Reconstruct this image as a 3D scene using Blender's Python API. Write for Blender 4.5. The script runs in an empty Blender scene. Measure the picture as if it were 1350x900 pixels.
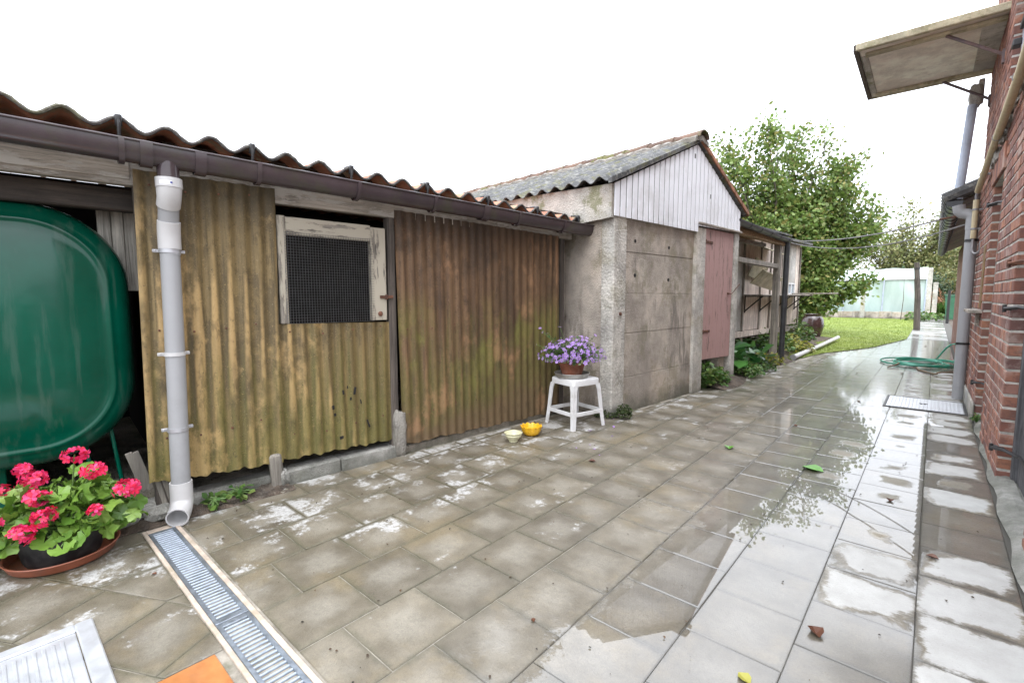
import bpy, bmesh, math, random
import numpy as np
from mathutils import Vector, Matrix
R = math.radians
random.seed(7); rng = np.random.default_rng(7)
SC = bpy.context.scene; COL = SC.collection

# ------------------------------------------------------------------ camera
cam_d = bpy.data.cameras.new("Camera"); cam = bpy.data.objects.new("Camera", cam_d); COL.objects.link(cam)
SC.camera = cam
cam_d.sensor_width = 36.0; cam_d.lens = 627.8 * 36 / 1350; cam_d.clip_start = 0.02; cam_d.clip_end = 600
yaw, pitch, roll = 0.72485, 0.09524, -0.00154
fw = Vector((-math.sin(yaw) * math.cos(pitch), math.cos(yaw) * math.cos(pitch), -math.sin(pitch)))
rt = Vector((math.cos(yaw), math.sin(yaw), 0)); up = rt.cross(fw)
r2 = math.cos(roll) * rt + math.sin(roll) * up; u2 = -math.sin(roll) * rt + math.cos(roll) * up
cam.matrix_world = Matrix(((r2.x, u2.x, -fw.x, 0), (r2.y, u2.y, -fw.y, 0), (r2.z, u2.z, -fw.z, 1.15), (0, 0, 0, 1)))

# ------------------------------------------------------------------ sky and sun (white overcast)
SUN_EL, SUN_AZ = 58, 150
wd = bpy.data.worlds.new("World"); SC.world = wd; wd.use_nodes = True
wn = wd.node_tree; wn.nodes.clear()
sky = wn.nodes.new("ShaderNodeTexSky"); sky.sky_type = 'NISHITA'; sky.sun_disc = False
sky.sun_elevation = R(SUN_EL); sky.sun_rotation = R(SUN_AZ); sky.dust_density = 5; sky.air_density = 1.0
hs = wn.nodes.new("ShaderNodeHueSaturation"); hs.inputs["Saturation"].default_value = 0.12
tc = wn.nodes.new("ShaderNodeTexCoord")
cn = wn.nodes.new("ShaderNodeTexNoise"); cn.inputs["Scale"].default_value = 1.6; cn.inputs["Detail"].default_value = 5
cr = wn.nodes.new("ShaderNodeValToRGB")
cr.color_ramp.elements[0].position = .3; cr.color_ramp.elements[0].color = (17.2, 18.2, 20.2, 1)
cr.color_ramp.elements[1].position = .7; cr.color_ramp.elements[1].color = (19.7, 20.6, 22.2, 1)
mx = wn.nodes.new("ShaderNodeMix"); mx.data_type = 'RGBA'; mx.inputs[0].default_value = 0.9
bg = wn.nodes.new("ShaderNodeBackground"); bg.inputs["Strength"].default_value = 0.1
wo = wn.nodes.new("ShaderNodeOutputWorld")
wn.links.new(sky.outputs[0], hs.inputs["Color"]); wn.links.new(tc.outputs["Generated"], cn.inputs["Vector"])
wn.links.new(cn.outputs["Fac"], cr.inputs["Fac"])
wn.links.new(hs.outputs[0], mx.inputs[6]); wn.links.new(cr.outputs[0], mx.inputs[7])
sx = wn.nodes.new("ShaderNodeSeparateXYZ"); wn.links.new(tc.outputs["Generated"], sx.inputs[0])
zr = wn.nodes.new("ShaderNodeMapRange"); zr.inputs[1].default_value = 0; zr.inputs[2].default_value = 1; zr.inputs[3].default_value = .62; zr.inputs[4].default_value = 1.86; wn.links.new(sx.outputs[2], zr.inputs[0])
vm = wn.nodes.new("ShaderNodeVectorMath"); vm.operation = 'SCALE'; wn.links.new(mx.outputs[2], vm.inputs[0]); wn.links.new(zr.outputs[0], vm.inputs["Scale"])
wn.links.new(vm.outputs[0], bg.inputs["Color"]); wn.links.new(bg.outputs[0], wo.inputs["Surface"])
sl = bpy.data.lights.new("sun", 'SUN'); sl.energy = 0.9; sl.angle = R(35); sl.color = (1, .97, .93)
so = bpy.data.objects.new("sun", sl); COL.objects.link(so); so.location = (0, 0, 20)
so.rotation_euler = (R(90 - SUN_EL), 0, R(180 - SUN_AZ) + 0.0)
SC.view_settings.view_transform = 'Standard'; SC.view_settings.look = 'None'
SC.view_settings.exposure = 0.64; SC.view_settings.gamma = 1.0
SC.cycles.use_denoising = True
SC.cycles.max_bounces = 8; SC.cycles.transparent_max_bounces = 12

# ------------------------------------------------------------------ material helper
class Mat:
    def __init__(s, name):
        s.m = bpy.data.materials.new(name); s.m.use_nodes = True
        s.t = s.m.node_tree; s.b = s.t.nodes["Principled BSDF"]; s.out = s.t.nodes["Material Output"]
    def n(s, ty, **kw):
        nd = s.t.nodes.new(ty)
        for k, v in kw.items(): setattr(nd, k, v)
        return nd
    def put(s, sock, v):
        if isinstance(v, bpy.types.NodeSocket): s.t.links.new(v, sock)
        elif v is not None:
            if sock.type == 'RGBA' and not hasattr(v, '__len__'): v = (v, v, v, 1)
            elif sock.type == 'RGBA' and len(v) == 3: v = (*v, 1)
            sock.default_value = v
    def pos(s): return s.n("ShaderNodeNewGeometry").outputs["Position"]
    def obj(s): return s.n("ShaderNodeTexCoord").outputs["Object"]
    def gen(s): return s.n("ShaderNodeTexCoord").outputs["Generated"]
    def island(s): return s.n("ShaderNodeNewGeometry").outputs["Random Per Island"]
    def orand(s): return s.n("ShaderNodeObjectInfo").outputs["Random"]
    def map(s, v, scale=(1, 1, 1), loc=(0, 0, 0), rot=(0, 0, 0)):
        nd = s.n("ShaderNodeMapping"); s.put(nd.inputs[0], v)
        nd.inputs["Scale"].default_value = scale; nd.inputs["Location"].default_value = loc; nd.inputs["Rotation"].default_value = rot
        return nd.outputs[0]
    def noise(s, v, scale=5, detail=4, rough=.55, dist=0, col=False):
        nd = s.n("ShaderNodeTexNoise"); s.put(nd.inputs["Vector"], v)
        nd.inputs["Scale"].default_value = scale; nd.inputs["Detail"].default_value = detail
        nd.inputs["Roughness"].default_value = rough; nd.inputs["Distortion"].default_value = dist
        return nd.outputs["Color" if col else "Fac"]
    def vor(s, v, scale=5, feat='F1', out="Distance"):
        nd = s.n("ShaderNodeTexVoronoi"); nd.feature = feat; s.put(nd.inputs["Vector"], v); nd.inputs["Scale"].default_value = scale
        return nd.outputs[out]
    def ramp(s, f, stops, interp='LINEAR'):
        nd = s.n("ShaderNodeValToRGB"); cr = nd.color_ramp; cr.interpolation = interp
        while len(cr.elements) < len(stops): cr.elements.new(.5)
        for e, (p, c) in zip(cr.elements, stops):
            e.position = p; e.color = (c, c, c, 1) if not hasattr(c, '__len__') else (*c[:3], 1)
        s.put(nd.inputs[0], f); return nd.outputs[0]
    def step(s, f, a, b):
        nd = s.n("ShaderNodeMapRange"); nd.interpolation_type = 'SMOOTHSTEP'
        s.put(nd.inputs[0], f); s.put(nd.inputs[1], a); s.put(nd.inputs[2], b); nd.inputs[3].default_value = 0; nd.inputs[4].default_value = 1
        return nd.outputs[0]
    def mix(s, f, a, b, mode='MIX'):
        nd = s.n("ShaderNodeMix"); nd.data_type = 'RGBA'; nd.blend_type = mode; nd.clamp_factor = True
        s.put(nd.inputs[0], f); s.put(nd.inputs[6], a); s.put(nd.inputs[7], b); return nd.outputs[2]
    def mixf(s, f, a, b):
        nd = s.n("ShaderNodeMix"); nd.data_type = 'FLOAT'
        s.put(nd.inputs[0], f); s.put(nd.inputs[2], a); s.put(nd.inputs[3], b); return nd.outputs[0]
    def ma(s, op, a, b=None, c=None, clamp=False):
        nd = s.n("ShaderNodeMath"); nd.operation = op; nd.use_clamp = clamp
        s.put(nd.inputs[0], a)
        if b is not None: s.put(nd.inputs[1], b)
        if c is not None: s.put(nd.inputs[2], c)
        return nd.outputs[0]
    def sep(s, v):
        nd = s.n("ShaderNodeSeparateXYZ"); s.put(nd.inputs[0], v); return nd.outputs
    def bump(s, h, strength=.3, dist=.01, normal=None):
        nd = s.n("ShaderNodeBump"); nd.inputs["Strength"].default_value = strength; nd.inputs["Distance"].default_value = dist
        s.put(nd.inputs["Height"], h)
        if normal is not None: s.put(nd.inputs["Normal"], normal)
        return nd.outputs[0]
    def set(s, **kw):
        nm = dict(col="Base Color", rough="Roughness", metal="Metallic", normal="Normal", spec="Specular IOR Level", ior="IOR",
                  coat="Coat Weight", crough="Coat Roughness", cnormal="Coat Normal", cior="Coat IOR", alpha="Alpha", trans="Transmission Weight", sheen="Sheen Weight")
        for k, v in kw.items(): s.put(s.b.inputs[nm[k]], v)
        return s.m

def simple(name, col, rough=.6, var=.25, scale=8, bump=.15, bscale=60, metal=0, coat=0, dirt=None, dscale=3, damt=.5, bdist=.004, spec=.5):
    m = Mat(name); p = m.pos(); n1 = m.noise(p, scale, 5, .6)
    lo = [c * (1 - var) for c in col]; hi = [min(1, c * (1 + var)) for c in col]
    c = m.ramp(n1, [(.36, lo), (.64, hi)])
    if dirt: c = m.mix(m.ma('MULTIPLY', m.step(m.noise(p, dscale, 6, .65), .48, .68), damt), c, dirt)
    nb = m.noise(p, bscale, 4, .6)
    return m.set(col=c, rough=m.ramp(n1, [(.3, max(0, rough - .08)), (.7, min(1, rough + .08))]), metal=metal, coat=coat,
                 spec=spec, normal=m.bump(nb, bump, bdist))

# ------------------------------------------------------------------ geometry helpers: every one returns (verts, faces)
def join(parts):
    V, F = [], []
    for v, f in parts:
        o = len(V); V += [tuple(q) for q in v]; F += [tuple(i + o for i in q) for q in f]
    return V, F
def box(x0, x1, y0, y1, z0, z1, bev=0.0):
    if bev <= 0:
        V = [(x, y, z) for x in (x0, x1) for y in (y0, y1) for z in (z0, z1)]
        return V, [(0, 1, 3, 2), (4, 6, 7, 5), (0, 4, 5, 1), (2, 3, 7, 6), (0, 2, 6, 4), (1, 5, 7, 3)]
    bm = bmesh.new(); bmesh.ops.create_cube(bm, size=1)
    for v in bm.verts: v.co = ((x0 + x1) / 2 + v.co.x * (x1 - x0), (y0 + y1) / 2 + v.co.y * (y1 - y0), (z0 + z1) / 2 + v.co.z * (z1 - z0))
    bmesh.ops.bevel(bm, geom=bm.edges[:], offset=bev, segments=1, affect='EDGES')
    return frombm(bm)
def frombm(bm):
    bm.verts.index_update(); V = [tuple(v.co) for v in bm.verts]; F = [tuple(v.index for v in f.verts) for f in bm.faces]; bm.free(); return V, F
def xf(vf, M):
    return [tuple(M @ Vector(v)) for v in vf[0]], vf[1]
def rotbox(cx, cy, cz, sx, sy, sz, rx=0, ry=0, rz=0, bev=0):
    from mathutils import Euler
    return xf(box(-sx / 2, sx / 2, -sy / 2, sy / 2, -sz / 2, sz / 2, bev), Matrix.Translation((cx, cy, cz)) @ Euler((rx, ry, rz)).to_matrix().to_4x4())
def tube(pts, r, n=12, caps=True, closed=False):
    P = [Vector([float(q) for q in p]) for p in pts]; m = len(P); rad = r if hasattr(r, '__len__') else [r] * m
    V, F = [], []; up0 = None
    for i in range(m):
        t = (P[(i + 1) % m] - P[i - 1]) if (closed or 0 < i < m - 1) else (P[1] - P[0] if i == 0 else P[-1] - P[-2])
        t = t.normalized() if t.length > 1e-9 else Vector((0, 0, 1))
        if up0 is None:
            up0 = t.cross(Vector((0, 0, 1)));  up0 = up0 if up0.length > 1e-3 else Vector((1, 0, 0)); up0.normalize()
        up0 = (up0 - t * up0.dot(t)); up0 = up0.normalized() if up0.length > 1e-6 else t.orthogonal().normalized()
        b = t.cross(up0)
        for k in range(n):
            a = 2 * math.pi * k / n; V.append(tuple(P[i] + float(rad[i]) * (math.cos(a) * up0 + math.sin(a) * b)))
    for i in range(m if closed else m - 1):
        j = (i + 1) % m
        for k in range(n): F.append((i * n + k, i * n + (k + 1) % n, j * n + (k + 1) % n, j * n + k))
    if caps and not closed: F.append(tuple(range(n))[::-1]); F.append(tuple((m - 1) * n + k for k in range(n)))
    return V, F
def hollow(pts, r, ri, n=18):
    a = tube(pts, r, n, caps=False); b = tube(pts, ri, n, caps=False); m = len(pts)
    V = a[0] + b[0]; o = len(a[0]); F = list(a[1]) + [tuple(i + o for i in f)[::-1] for f in b[1]]
    for k in range(n):
        k2 = (k + 1) % n; F.append((k, o + k, o + k2, k2)); e = (m - 1) * n; F.append((e + k2, o + e + k2, o + e + k, e + k))
    return V, F
def lathe(prof, n=28, cx=0, cy=0, cz=0, wob=None):
    V, F = [], []
    for i, (r, z) in enumerate(prof):
        for k in range(n):
            a = 2 * math.pi * k / n; rr = r * (wob(a, i) if wob else 1); V.append((cx + rr * math.cos(a), cy + rr * math.sin(a), cz + z))
    for i in range(len(prof) - 1):
        for k in range(n): F.append((i * n + k, i * n + (k + 1) % n, (i + 1) * n + (k + 1) % n, (i + 1) * n + k))
    if prof[0][0] > 1e-6: F.append(tuple(range(n))[::-1])
    if prof[-1][0] > 1e-6: F.append(tuple((len(prof) - 1) * n + k for k in range(n)))
    return V, F
def grid(nu, nv, fn, thick=None):
    """fn(a,b) point for a,b in 0..1; thick = offset vector giving it a back face and rim"""
    V = [tuple(fn(i / nu, j / nv)) for i in range(nu + 1) for j in range(nv + 1)]
    w = nv + 1; F = [(i * w + j, (i + 1) * w + j, (i + 1) * w + j + 1, i * w + j + 1) for i in range(nu) for j in range(nv)]
    if thick is not None:
        o = len(V); T = thick; V += [(x + T[0], y + T[1], z + T[2]) for x, y, z in V]
        F += [tuple(k + o for k in f)[::-1] for f in F]
        rim = [i * w for i in range(nu + 1)] + [nu * w + j for j in range(1, w)] + [i * w + nv for i in range(nu - 1, -1, -1)] + [j for j in range(nv - 1, 0, -1)]
        for k in range(len(rim)):
            a, b = rim[k], rim[(k + 1) % len(rim)]; F.append((a, o + a, o + b, b))
    return V, F
def prism(poly, z0, z1):
    n = len(poly); V = [(x, y, z0) for x, y in poly] + [(x, y, z1) for x, y in poly]
    return V, [tuple(range(n))[::-1], tuple(range(n, 2 * n))] + [(i, (i + 1) % n, n + (i + 1) % n, n + i) for i in range(n)]
def arc(c, a, b, r, n=8):
    "points of a quarter bend: c centre, from direction a to direction b"
    a, b, c = Vector(a), Vector(b), Vector(c)
    return [c + r * (a * math.cos(t) + b * math.sin(t)) for t in [math.pi / 2 * k / n for k in range(n + 1)]]

def mesh(name, vf, mat, smooth=False, ang=None):
    me = bpy.data.meshes.new(name); V, F = vf
    me.from_pydata([tuple(v) for v in V], [], [tuple(f) for f in F])
    if mat is not None: me.materials.append(mat)
    if smooth:
        me.polygons.foreach_set("use_smooth", [True] * len(me.polygons))
        if ang: 
            try: me.set_sharp_from_angle(angle=R(ang))
            except Exception: pass
    me.validate(); me.update(); return me
def bigmesh(name, V, F, mat, smooth=False):
    "numpy arrays: V (n,3), F (m,k) all faces with k corners"
    me = bpy.data.meshes.new(name); m, k = F.shape
    me.vertices.add(len(V)); me.vertices.foreach_set("co", V.astype(np.float32).ravel())
    me.loops.add(m * k); me.loops.foreach_set("vertex_index", F.astype(np.int32).ravel())
    me.polygons.add(m); me.polygons.foreach_set("loop_start", np.arange(0, m * k, k, dtype=np.int32))
    if smooth: me.polygons.foreach_set("use_smooth", np.ones(m, dtype=bool))
    me.materials.append(mat); me.update(calc_edges=True); return me

def tag(o, label=None, cat=None, group=None, kind=None):
    if label: o["label"] = label
    if cat: o["category"] = cat
    if group: o["group"] = group
    if kind: o["kind"] = kind
    return o
def link(name, me, parent=None):
    o = bpy.data.objects.new(name, me); COL.objects.link(o)
    if parent is not None: o.parent = parent
    return o
class Thing:
    """a top-level Empty at `base` given in a frame; parts are given in that frame's coordinates"""
    def __init__(s, name, label, cat, base, frame=None, group=None):
        s.b = Vector(base); fr = frame or Matrix.Identity(4)
        s.o = link(name, None); s.o.matrix_world = fr @ Matrix.Translation(s.b); s.o.empty_display_size = .1
        tag(s.o, label, cat, group)
    def part(s, name, vf, mat, parent=None, smooth=False, ang=40, label=None, kind=None):
        V = [tuple(Vector(v) - s.b) for v in vf[0]]
        o = link(name, mesh(name, (V, vf[1]), mat, smooth, ang), parent or s.o)
        if label: o["label"] = label
        if kind: o["kind"] = kind
        return o
    def big(s, name, V, F, mat, parent=None, smooth=False, kind=None):
        o = link(name, bigmesh(name, V - np.array(s.b)[None], F, mat, smooth), parent or s.o)
        if kind: o["kind"] = kind
        return o
def single(name, vf, mat, label, cat, base, frame=None, smooth=False, ang=40, group=None, kind=None):
    fr = frame or Matrix.Identity(4); b = Vector(base)
    o = link(name, mesh(name, ([tuple(Vector(v) - b) for v in vf[0]], vf[1]), mat, smooth, ang)); o.matrix_world = fr @ Matrix.Translation(b)
    return tag(o, label, cat, group, kind)

BARN = Matrix.Rotation(R(-5), 4, 'Z')                                   # x = u (towards the path), y = s (along the sheds)
HOUSE = Matrix.Translation((.36, 3, 0)) @ Matrix.Rotation(.0109, 4, 'Z')   # x = into the wall, y along it
cA, sA = math.cos(R(5)), math.sin(R(5))
def bw(u, s, z=0): return (u * cA + s * sA, -u * sA + s * cA, z)

# ------------------------------------------------------------------ materials
MT = {}
def tile_mat():
    m = Mat("wet_concrete_tile"); p = m.pos(); X, Y, Z = m.sep(p)
    uv = m.n("ShaderNodeUVMap").outputs[0]; U, V_, _ = m.sep(uv)
    e = m.ma('MINIMUM', m.ma('MINIMUM', U, m.ma('SUBTRACT', 1, U)), m.ma('MINIMUM', V_, m.ma('SUBTRACT', 1, V_)))
    rnd = m.orand()
    su = m.ma('POWER', m.ma('ABSOLUTE', m.ma('SUBTRACT', m.ma('MULTIPLY', U, 2), 1)), 3.0); sv = m.ma('POWER', m.ma('ABSOLUTE', m.ma('SUBTRACT', m.ma('MULTIPLY', V_, 2), 1)), 3.0)
    e2 = m.ma('MULTIPLY', m.ma('SUBTRACT', 1, m.ma('POWER', m.ma('ADD', su, sv), .3333)), .5)
    e2 = m.mixf(.5, e2, e)
    # large and small variation
    big = m.noise(p, 1.3, 5, .6); mid = m.noise(p, 6, 6, .65); fine = m.noise(p, 48, 6, .75); grit = m.noise(p, 150, 4, .75)
    base = m.ramp(mid, [(.34, (.104, .088, .062)), (.5, (.138, .119, .087)), (.66, (.176, .154, .116))])
    base = m.mix(m.ma('MULTIPLY', m.step(m.noise(p, 2.4, 5, .6), .50, .64), .45), base, (.19, .148, .082))        # ochre stain
    base = m.mix(.6, base, m.mix(1.0, base, m.ramp(rnd, [(0, .72), (.5, 1.0), (1, 1.28)]), 'MULTIPLY'))
    left = m.step(X, -.6, -1.7)
    edge = m.step(m.ma('ADD', e, m.ma('MULTIPLY', m.ma('SUBTRACT', m.noise(p, 11, 6, .7), .5), .26)), .085, .0)
    base = m.mix(m.ma('MULTIPLY', edge, .5), base, m.mix(left, (.075, .069, .054), (.082, .078, .046)))
    crown = m.step(m.ma('ADD', e2, m.ma('MULTIPLY', m.ma('SUBTRACT', m.noise(p, 7, 6, .7), .5), .55)), .12, .42)
    base = m.mix(m.ma('MULTIPLY', crown, m.mixf(left, .28, .5)), base, (.27, .25, .208))
    base = m.mix(m.ma('MULTIPLY', m.step(fine, .49, .60), .34), base, m.mix(1.0, base, (.6, .58, .54), 'MULTIPLY'))
    base = m.mix(m.ma('MULTIPLY', m.step(fine, .47, .38), .32), base, m.mix(1.0, base, (1.35, 1.33, 1.28), 'MULTIPLY'))
    # lime bloom: white crusts, near the shed wall and drain
    shed = m.step(m.ma('SUBTRACT', X, m.ma('MULTIPLY', Y, .087)), -1.7, -2.75)
    bl = m.ma('ADD', m.noise(m.map(p, (1, .8, 1)), 4.2, 8, .72), m.ma('MULTIPLY', shed, .105))
    bl = m.ma('ADD', bl, m.ma('MULTIPLY', m.ma('SUBTRACT', fine, .5), .24))
    bloom = m.ma('MULTIPLY', m.step(bl, .595, .69), m.step(X, -.95, -1.35))
    bloom = m.ma('MULTIPLY', bloom, m.step(e, .015, .07))
    base = m.mix(m.ma('MULTIPLY', bloom, .8), base, m.ramp(m.ma('ADD', m.ma('MULTIPLY', grit, .5), m.ma('MULTIPLY', fine, .5)), [(.38, (.24, .235, .22)), (.5, (.42, .415, .40)), (.6, (.56, .555, .54))]))
    # dry islands
    at = m.n("ShaderNodeAttribute"); at.attribute_type = 'OBJECT'; at.attribute_name = 'dry'; dry = at.outputs["Fac"]
    warp = m.ma('ADD', m.ma('MULTIPLY', m.ma('SUBTRACT', m.noise(p, 4.2, 7, .65), .5), .85), m.ma('MULTIPLY', m.ma('SUBTRACT', m.noise(m.map(p, (1, 3, 1)), 40, 4, .7), .5), .16))
    dm = m.step(m.ma('ADD', m.ma('ADD', e2, warp), m.ma('MULTIPLY', dry, .5)), .45, .53)
    dm = m.ma('MULTIPLY', dm, m.step(dry, .02, .1))
    dfull = m.ma('MULTIPLY', dm, m.step(dry, .30, .36))
    damp = m.ma('MULTIPLY', m.step(m.ma('ADD', m.ma('ADD', e2, warp), m.ma('MULTIPLY', dry, .5)), .38, .46), m.step(dry, .02, .1))
    base = m.mix(dfull, base, m.ramp(m.ma('ADD', m.ma('MULTIPLY', mid, .5), m.ma('MULTIPLY', grit, .5)), [(.3, (.27, .265, .245)), (.7, (.47, .465, .445))]))
    # standing water
    ed = m.ma('ADD', m.ma('ADD', X, m.ma('MULTIPLY', m.ma('SUBTRACT', m.noise(p, 4, 6, .65), .5), .55)), m.ma('MULTIPLY', m.ma('SUBTRACT', m.noise(p, 38, 4, .75), .5), .22))
    far = m.step(Y, 3.2, 6.5)
    wat = m.step(m.ma('ADD', ed, m.ma('MULTIPLY', far, .55)), -.91, -.87)
    wat = m.ma('MULTIPLY', wat, m.ma('SUBTRACT', 1, damp))
    thin = m.ma('MULTIPLY', m.step(m.noise(p, 2.6, 4, .55), .42, .6), m.ma('SUBTRACT', 1, bloom))
    film = m.ma('MAXIMUM', wat, m.ma('MULTIPLY', thin, m.ma('MAXIMUM', m.mixf(far, .30, .8), m.mixf(m.step(X, -2.1, -.9), .2, .95))))
    film = m.ma('MULTIPLY', film, m.ma('SUBTRACT', 1, dm))
    base = m.mix(m.ma('MULTIPLY', wat, m.step(X, -1.0, -.55)), base, m.mix(1.0, base, (.66, .66, .66), 'MULTIPLY'))
    base = m.mix(m.ma('MULTIPLY', m.step(grit, .56, .66), .5), base, m.mix(1.0, base, (.5, .48, .44), 'MULTIPLY'))
    base = m.mix(m.ma('MULTIPLY', m.step(grit, .44, .34), .4), base, m.mix(1.0, base, (1.5, 1.48, 1.42), 'MULTIPLY'))
    rough = m.mixf(dfull, m.mixf(bloom, .42, .85), .9)
    crough = m.mixf(wat, m.ramp(mid, [(.36, .12), (.64, .30)]), m.ma('ADD', m.mixf(m.step(Y, 4.5, 9), .012, .13), m.ma('MULTIPLY', m.step(Y, 2.15, 1.75), m.mixf(m.step(X, -.55, -.25), .0, .2))))
    nb = m.bump(m.ma('ADD', fine, m.ma('MULTIPLY', grit, .6)), .55, .004)
    rip = m.noise(p, 9, 2, .5)
    upv = m.n("ShaderNodeCombineXYZ"); upv.inputs[2].default_value = 1
    cnb = m.bump(m.ma('MULTIPLY', m.ma('ADD', m.ma('MULTIPLY', fine, .3), rip), m.mixf(wat, 1.0, .012)), .25, .004, normal=upv.outputs[0])
    return m.set(col=base, rough=rough, normal=nb, coat=film, crough=crough, cnormal=cnb, cior=1.66, spec=m.mixf(dm, .5, .25))
MT['tile'] = tile_mat()

def concrete(name, col, dark=.55, moss=0.0, scale=2.2, grain=220, speck=.5):
    m = Mat(name); p = m.pos(); X, Y, Z = m.sep(p)
    a = m.noise(p, scale, 7, .68); st = m.noise(m.map(p, (1.6, 1.6, .45)), 2.0, 6, .7); g = m.noise(p, grain, 4, .75); v = m.vor(p, grain * .55); md = m.noise(p, scale * 5, 6, .7)
    c = m.ramp(a, [(.36, [q * .62 for q in col]), (.5, col), (.64, [min(1, q * 1.3) for q in col])])
    c = m.mix(m.ma('MULTIPLY', m.step(md, .44, .62), .4), c, [q * .6 for q in col])
    c = m.mix(m.ma('MULTIPLY', m.step(m.noise(p, 1.3, 5), .50, .62), .3), c, (col[0] * 1.0, col[1] * .86, col[2] * .72))
    c = m.mix(m.ma('MULTIPLY', m.ma('MULTIPLY', m.step(st, .50, .62), m.step(a, .40, .56)), dark), c, [q * .3 for q in col])
    c = m.mix(m.ma('MULTIPLY', m.step(g, .55, .66), speck), c, [q * .42 for q in col])
    c = m.mix(m.ma('MULTIPLY', m.step(g, .44, .34), speck), c, [min(1, q * 1.55) for q in col])
    if moss:
        mm = m.ma('MULTIPLY', m.step(m.ma('ADD', m.noise(p, 2.6, 6, .7), m.ma('MULTIPLY', m.ma('SUBTRACT', md, .5), .3)), .50, .62), moss); c = m.mix(mm, c, (.13, .135, .045))
        low = m.ma('MULTIPLY', m.step(m.ma('ADD', Z, m.ma('MULTIPLY', a, .45)), .42, .16), .7); c = m.mix(low, c, (.05, .055, .032))
    return m.set(col=c, rough=.88, normal=m.bump(m.ma('ADD', m.ma('MULTIPLY', a, .8), m.ma('ADD', m.ma('MULTIPLY', md, .6), m.ma('ADD', g, v))), .8, .007))
MT['conc'] = concrete("weathered_concrete", (.45, .395, .335), .75, .3, 1.7, 170, .32)
MT['conc_post'] = concrete("exposed_aggregate_concrete", (.49, .465, .42), .4, .25, 3, 80, .6)
MT['conc_lt'] = concrete("pale_concrete", (.40, .385, .355), .4, .2)
MT['panel'] = concrete("stained_fibre_board", (.47, .445, .40), .55, .7, 1.6, 110, .6)

def grp(name, c1, c2, green, gtop, dark, worn, low=None):
    m = Mat(name); o = m.obj(); p = m.pos(); X, Y, Z = m.sep(p)
    st = m.noise(m.map(o, (17, 17, .42)), 1.6, 7, .68); bl = m.noise(o, 1.9, 7, .68); fl = m.noise(m.map(o, (1, 1, .4)), 24, 5, .72); sp = m.noise(o, 95, 4, .8)
    fib = m.noise(m.map(o, (1, 1, 1), rot=(.7, .3, .2)), 60, 6, .8, 2.5)
    c = m.ramp(st, [(.36, c1), (.5, [(a + b) / 2 for a, b in zip(c1, c2)]), (.63, c2)])
    c = m.mix(m.ma('MULTIPLY', m.step(bl, .44, .60), .75), c, dark)
    ox, oy, oz = m.sep(o)
    crest = m.step(m.ma('ADD', ox, m.ma('MULTIPLY', m.ma('SUBTRACT', bl, .5), .016)), .001, .008)
    wz = m.step(m.noise(m.map(o, (1.5, 1.5, 1)), 1.5, 5, .6), .42, .58)
    c = m.mix(m.ma('MULTIPLY', m.ma('MULTIPLY', crest, wz), .7), c, worn)
    gz = m.step(m.ma('ADD', Z, m.ma('MULTIPLY', m.ma('SUBTRACT', m.noise(m.map(o, (11, 11, 1.0)), 1.7, 6, .7), .5), 2.2)), gtop, gtop - .8)
    c = m.mix(m.ma('MULTIPLY', gz, .66), c, m.ramp(fl, [(.38, [q * .6 for q in green]), (.62, [q * 1.25 for q in green])]))
    if low:
        lz = m.step(m.ma('ADD', Z, m.ma('MULTIPLY', m.ma('SUBTRACT', bl, .5), .8)), .42, .12); c = m.mix(m.ma('MULTIPLY', lz, .8), c, low)
        gp_ = m.ma('MULTIPLY', m.step(m.noise(m.map(o, (1, 1.2, .8), loc=(3, .4, .2)), 1.5, 5, .65), .46, .58), m.ma('MULTIPLY', m.step(Z, .25, .5), m.step(Z, 1.25, .85)))
        c = m.mix(m.ma('MULTIPLY', gp_, .5), c, m.ramp(fl, [(.4, (.12, .125, .024)), (.62, (.25, .235, .055))]))
    c = m.mix(m.ma('MULTIPLY', m.step(m.noise(m.map(o, (1, 1, .7)), 3.0, 6, .7), .55, .66), .5), c, worn)
    c = m.mix(m.ma('MULTIPLY', m.step(fl, .50, .64), .42), c, [q * .42 for q in c1])
    c = m.mix(m.ma('MULTIPLY', m.step(fib, .58, .66), .45), c, [min(1, q * 1.4) for q in worn])
    c = m.mix(m.ma('MULTIPLY', m.step(sp, .63, .70), .55), c, (.45, .41, .30))
    c = m.mix(m.ma('MULTIPLY', m.step(m.noise(o, 55, 4, .75), .63, .69), .75), c, (.03, .028, .018))
    top = m.ma('MULTIPLY', m.step(m.ma('ADD', Z, m.ma('MULTIPLY', st, .6)), 1.78, 2.02), .62)  # gutter's shadow painted into the colour as a dark band at the sheet tops
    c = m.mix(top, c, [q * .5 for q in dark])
    b = m.bump(m.ma('ADD', m.ma('ADD', fl, m.ma('MULTIPLY', fib, .6)), m.ma('MULTIPLY', sp, .5)), .5, .003)
    return m.set(col=c, rough=.58, normal=b, spec=.4)
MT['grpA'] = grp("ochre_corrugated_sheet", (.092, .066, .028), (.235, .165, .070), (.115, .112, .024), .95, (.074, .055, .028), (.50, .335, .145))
MT['grpC'] = grp("brown_corrugated_sheet", (.080, .046, .025), (.178, .105, .055), (.12, .115, .030), 1.1, (.055, .035, .022), (.34, .19, .10), (.125, .08, .045))

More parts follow.
